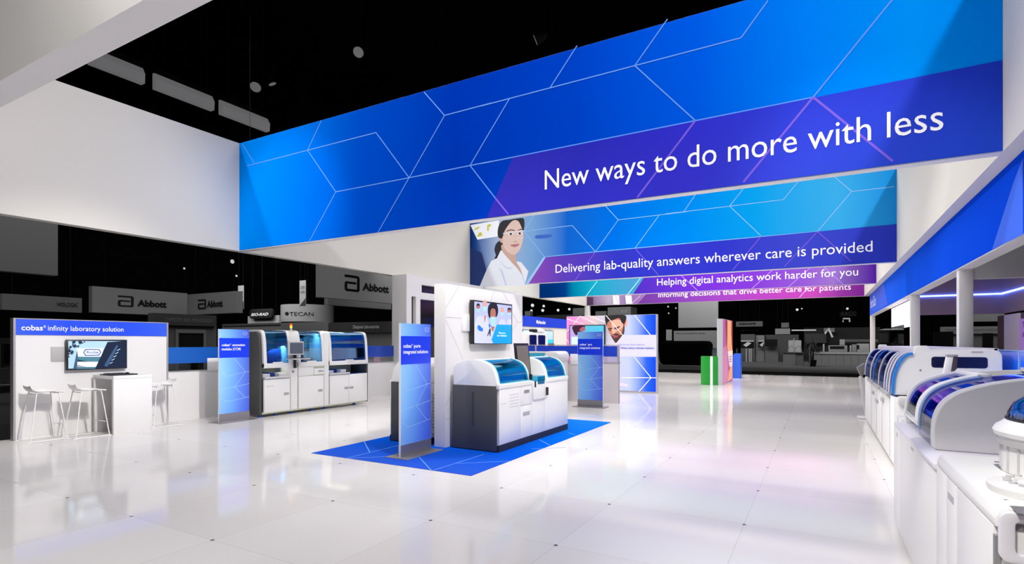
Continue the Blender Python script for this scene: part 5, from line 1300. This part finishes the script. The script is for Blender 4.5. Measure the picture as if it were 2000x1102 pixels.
obj('wall', bgy(1570, 640, 1720, 702, 56, .3, 0, True), G(38), t)
obj('wall_panel', bgy(1572, 652, 1614, 670, 55.5, .2, 0), G(62), t)
obj('bright_monitor', bgy(1640, 663, 1650, 674, 54, .2, 0), G(150), t)
obj('ledge', bgy(1650, 663, 1715, 668, 55, .3, 0), G(90), t)
mb = MB().tube([at(1611.5, 652, y=54.5), at(1618, 641.5, y=54.5), at(1626, 659, y=54.5)], .09, 6)
obj('zigzag_lamp', mb, mat('zigzag_glow', '#b0b0b0', .6, emit=.3), t)
obj('bright_monitor', bgy(1609, 641, 1630, 649, 55.4, .1, 0), G(110), t)
obj('light_bar', MB().tube([at(1546, 645.5, y=53), at(1594, 645, y=53)], .06, 6), mat('bar_glow', '#c0c0c0', .6, emit=.22), t)
hsign('grey low-hung sign with pale marks, over the two-bay counter', 1514, 642, 1543, 653, Y=53, m=G(130))
hsign('curved grey sign over the two-bay counter', 1526, 630.5, 1541, 640, Y=57, m=G(110))
t = hsign('nearly black sign with faint letters, beside the small framed light', 1640, 609, 1673, 618, Y=60, m=G(12))
sign_text('AACC', 1642, 617, 1672, 616, 609, t, G(48), y=60, off=.03)
t = thing('hanging_frame_light', 'small glowing square frame hanging in the dark hall', 'lamp', at(1653, 629, y=63))
fr = [at(x, y, y=63) for x, y in ((1646.5, 629), (1647, 622.5), (1659, 622.5), (1659.5, 629))]
obj('suspension_cable', MB().tube([fr[1], (fr[1].x, 63, 20)], .02, 5).tube([fr[2], (fr[2].x, 63, 20)], .02, 5), INK, t)
obj('light_tube', MB().tube(fr, .09, 6), mat('frame_glow', '#b0b0b0', .6, emit=.35), t)
# hall strip seen between the right columns
t = thing('trade_booth', 'grey booth with a pale lettered band, seen between the right columns', 'booth', (6, 30, -.1))
obj('pale_band', bgy(1838, 638, 1962, 652, 40, .3, 0), G(110), t)
obj('wall', bgy(1838, 652, 1962, 690, 40.1, .3, 0, True), G(88), t)
obj('upper_band', bgy(1895, 610, 1962, 628, 40.2, .3, 0), G(110), t)
sign_text('innovation for cardiovascular diagnostics', 1847, 645.5, 1956, 644.5, 642.5, t, G(60), y=40, off=.03)
obj('dark_screen', bgy(1825, 648, 1862, 690, 38, .3, 0, True), INK, t)
obj('dark_screen', bgy(1921, 651, 1940, 690, 38, .3, 0, True), INK, t)

# ------------------------------------------------------------------ hall lamps and linear fixtures overhead
LENS = mat('lamp_lens_dim', '#8a8a8a', .6, emit=.1, ecol='#ffffff')
GLOW = mat('lamp_lens_far', '#e0e0e0', .6, emit=.6, ecol='#ffffff')
def dird(px, py, dist):
    u = (px - CX) / F; v_ = (CY - py) / F
    return Vector(((u * CS - SN) * dist, (u * SN + CS) * dist, EYE + v_ * dist))
def hall_lamp(px, py, rpx, dist, label, lens, tilt):
    p = dird(px, py, dist); r = rpx * dist / F
    t = thing('hanging_hall_lamp', label, 'lamp', p, 'round lamps under the hall roof')
    d = Vector(tilt).normalized()
    obj('lens', MB().tube([p, p + d * .02], r, 24), lens, t)
    obj('housing', MB().tube([p - d * .02, p - d * r * 1.2, p - d * r * 2.6], [r * 1.08, r * 1.08, r * .5], 20), INK, t)
    obj('drop_rod', MB().tube([p - d * r * 2, Vector(((p - d * r * 2).x, (p - d * r * 2).y, 20.0))], .02, 5), INK, t)
for px, py, r, lab, tl in ((700, 102, 10, 'round grey hall lamp, tilted, above the middle of the big blue banner', (.35, -.75, -.8)), (499, 170, 10, 'round grey hall lamp above the left end of the big blue banner', (.45, -.6, -.9)), (385, 188, 10.5, 'round grey hall lamp in front of the middle linear fixture', (.6, -.85, -.5)),
                           (1046, 78, 9.5, 'narrow-looking round hall lamp closest to the top of the blue banner', (-.85, -.25, -.35)), (532, 164, 7, 'edge-on hall lamp beside the lamp over the banner corner', (.2, .35, -.85))):
    hall_lamp(px, py, r, 27, lab, LENS, tl)
for k, (px, py, r) in enumerate(((454, 511, 4), (360, 524.5, 2), (462, 539, 2), (1040, 596.5, 3.2), (1062, 598, 2.4), (1038, 607, 2.4), (1060, 606.5, 2.8), (1090, 606, 2.6), (1112, 604, 2.4), (1557, 605, 2.4), (1566, 603, 1.3), (1655, 603, 2.2), (1305, 599, 1.5), (1320, 602, 1.3), (1306, 612, 1.3))):
    lab = 'tiny bright hall lamp over the ' + ('left hall' if px < 500 else 'Molecular header' if px < 1200 else 'poster wall' if px < 1400 else 'far booths')
    hall_lamp(px, py, r, 55 + 1.7 * k, lab + ', ' + ('%s of its cluster' % {454: 'the largest', 360: 'the leftmost', 462: 'the lowest', 1040: 'upper left', 1062: 'upper middle', 1038: 'lower left', 1060: 'lower middle', 1090: 'right of middle', 1112: 'the rightmost', 1557: 'the brightest', 1566: 'the thin one', 1655: 'the one farthest right', 1305: 'the top left', 1320: 'the right', 1306: 'the lowest'}[px]), GLOW, (.3 * (1016 - px) / 1000 + .25, -.9, -.3))
FIX = mat('fixture_grey', '#909090', .6, emit=.1, ecol='#ffffff')
for k, (a, b, lab) in enumerate(((178, 291, 'nearest the white underside'), (305, 425, 'middle one with a round lamp before it'), (434, 532, 'nearest the big blue banner'))):
    FXX = -19.0
    y0, y1 = Yx(a, FXX), Yx(b, FXX)
    t = thing('hanging_linear_fixture', 'long grey box light under the hall roof, ' + lab, 'ceiling light', (FXX, (y0 + y1) / 2, 9.9), 'linear lights under the hall roof')
    obj('diffuser', MB().prism([(FXX, 9.9), (FXX + .02, 10.2), (FXX - .12, 10.42), (FXX - .22, 10.42), (FXX - .22, 9.9)], 'y', y0, y1 - .12), FIX, t)
    obj('housing', MB().box(FXX - .24, FXX - .1, y0 - .02, y1 - .1, 10.43, 10.6), INK, t)
    obj('drop_rod', MB().tube([(FXX - .17, y0 + .3, 10.55), (FXX - .17, y0 + .3, 20)], .02, 5).tube([(FXX - .17, y1 - .3, 10.55), (FXX - .17, y1 - .3, 20)], .02, 5), INK, t)
# unseen area fills added to brighten the hall's booths and signs
area((-34, 22, 10.5), (-34, 22, 0), 22, 44, 4500, 150)
area((6, 37, 11), (10, 50, 0), 60, 5, 4000, 140)
area((-52, 40, 12), (-52, 50, 0), 40, 8, 4500, 140)
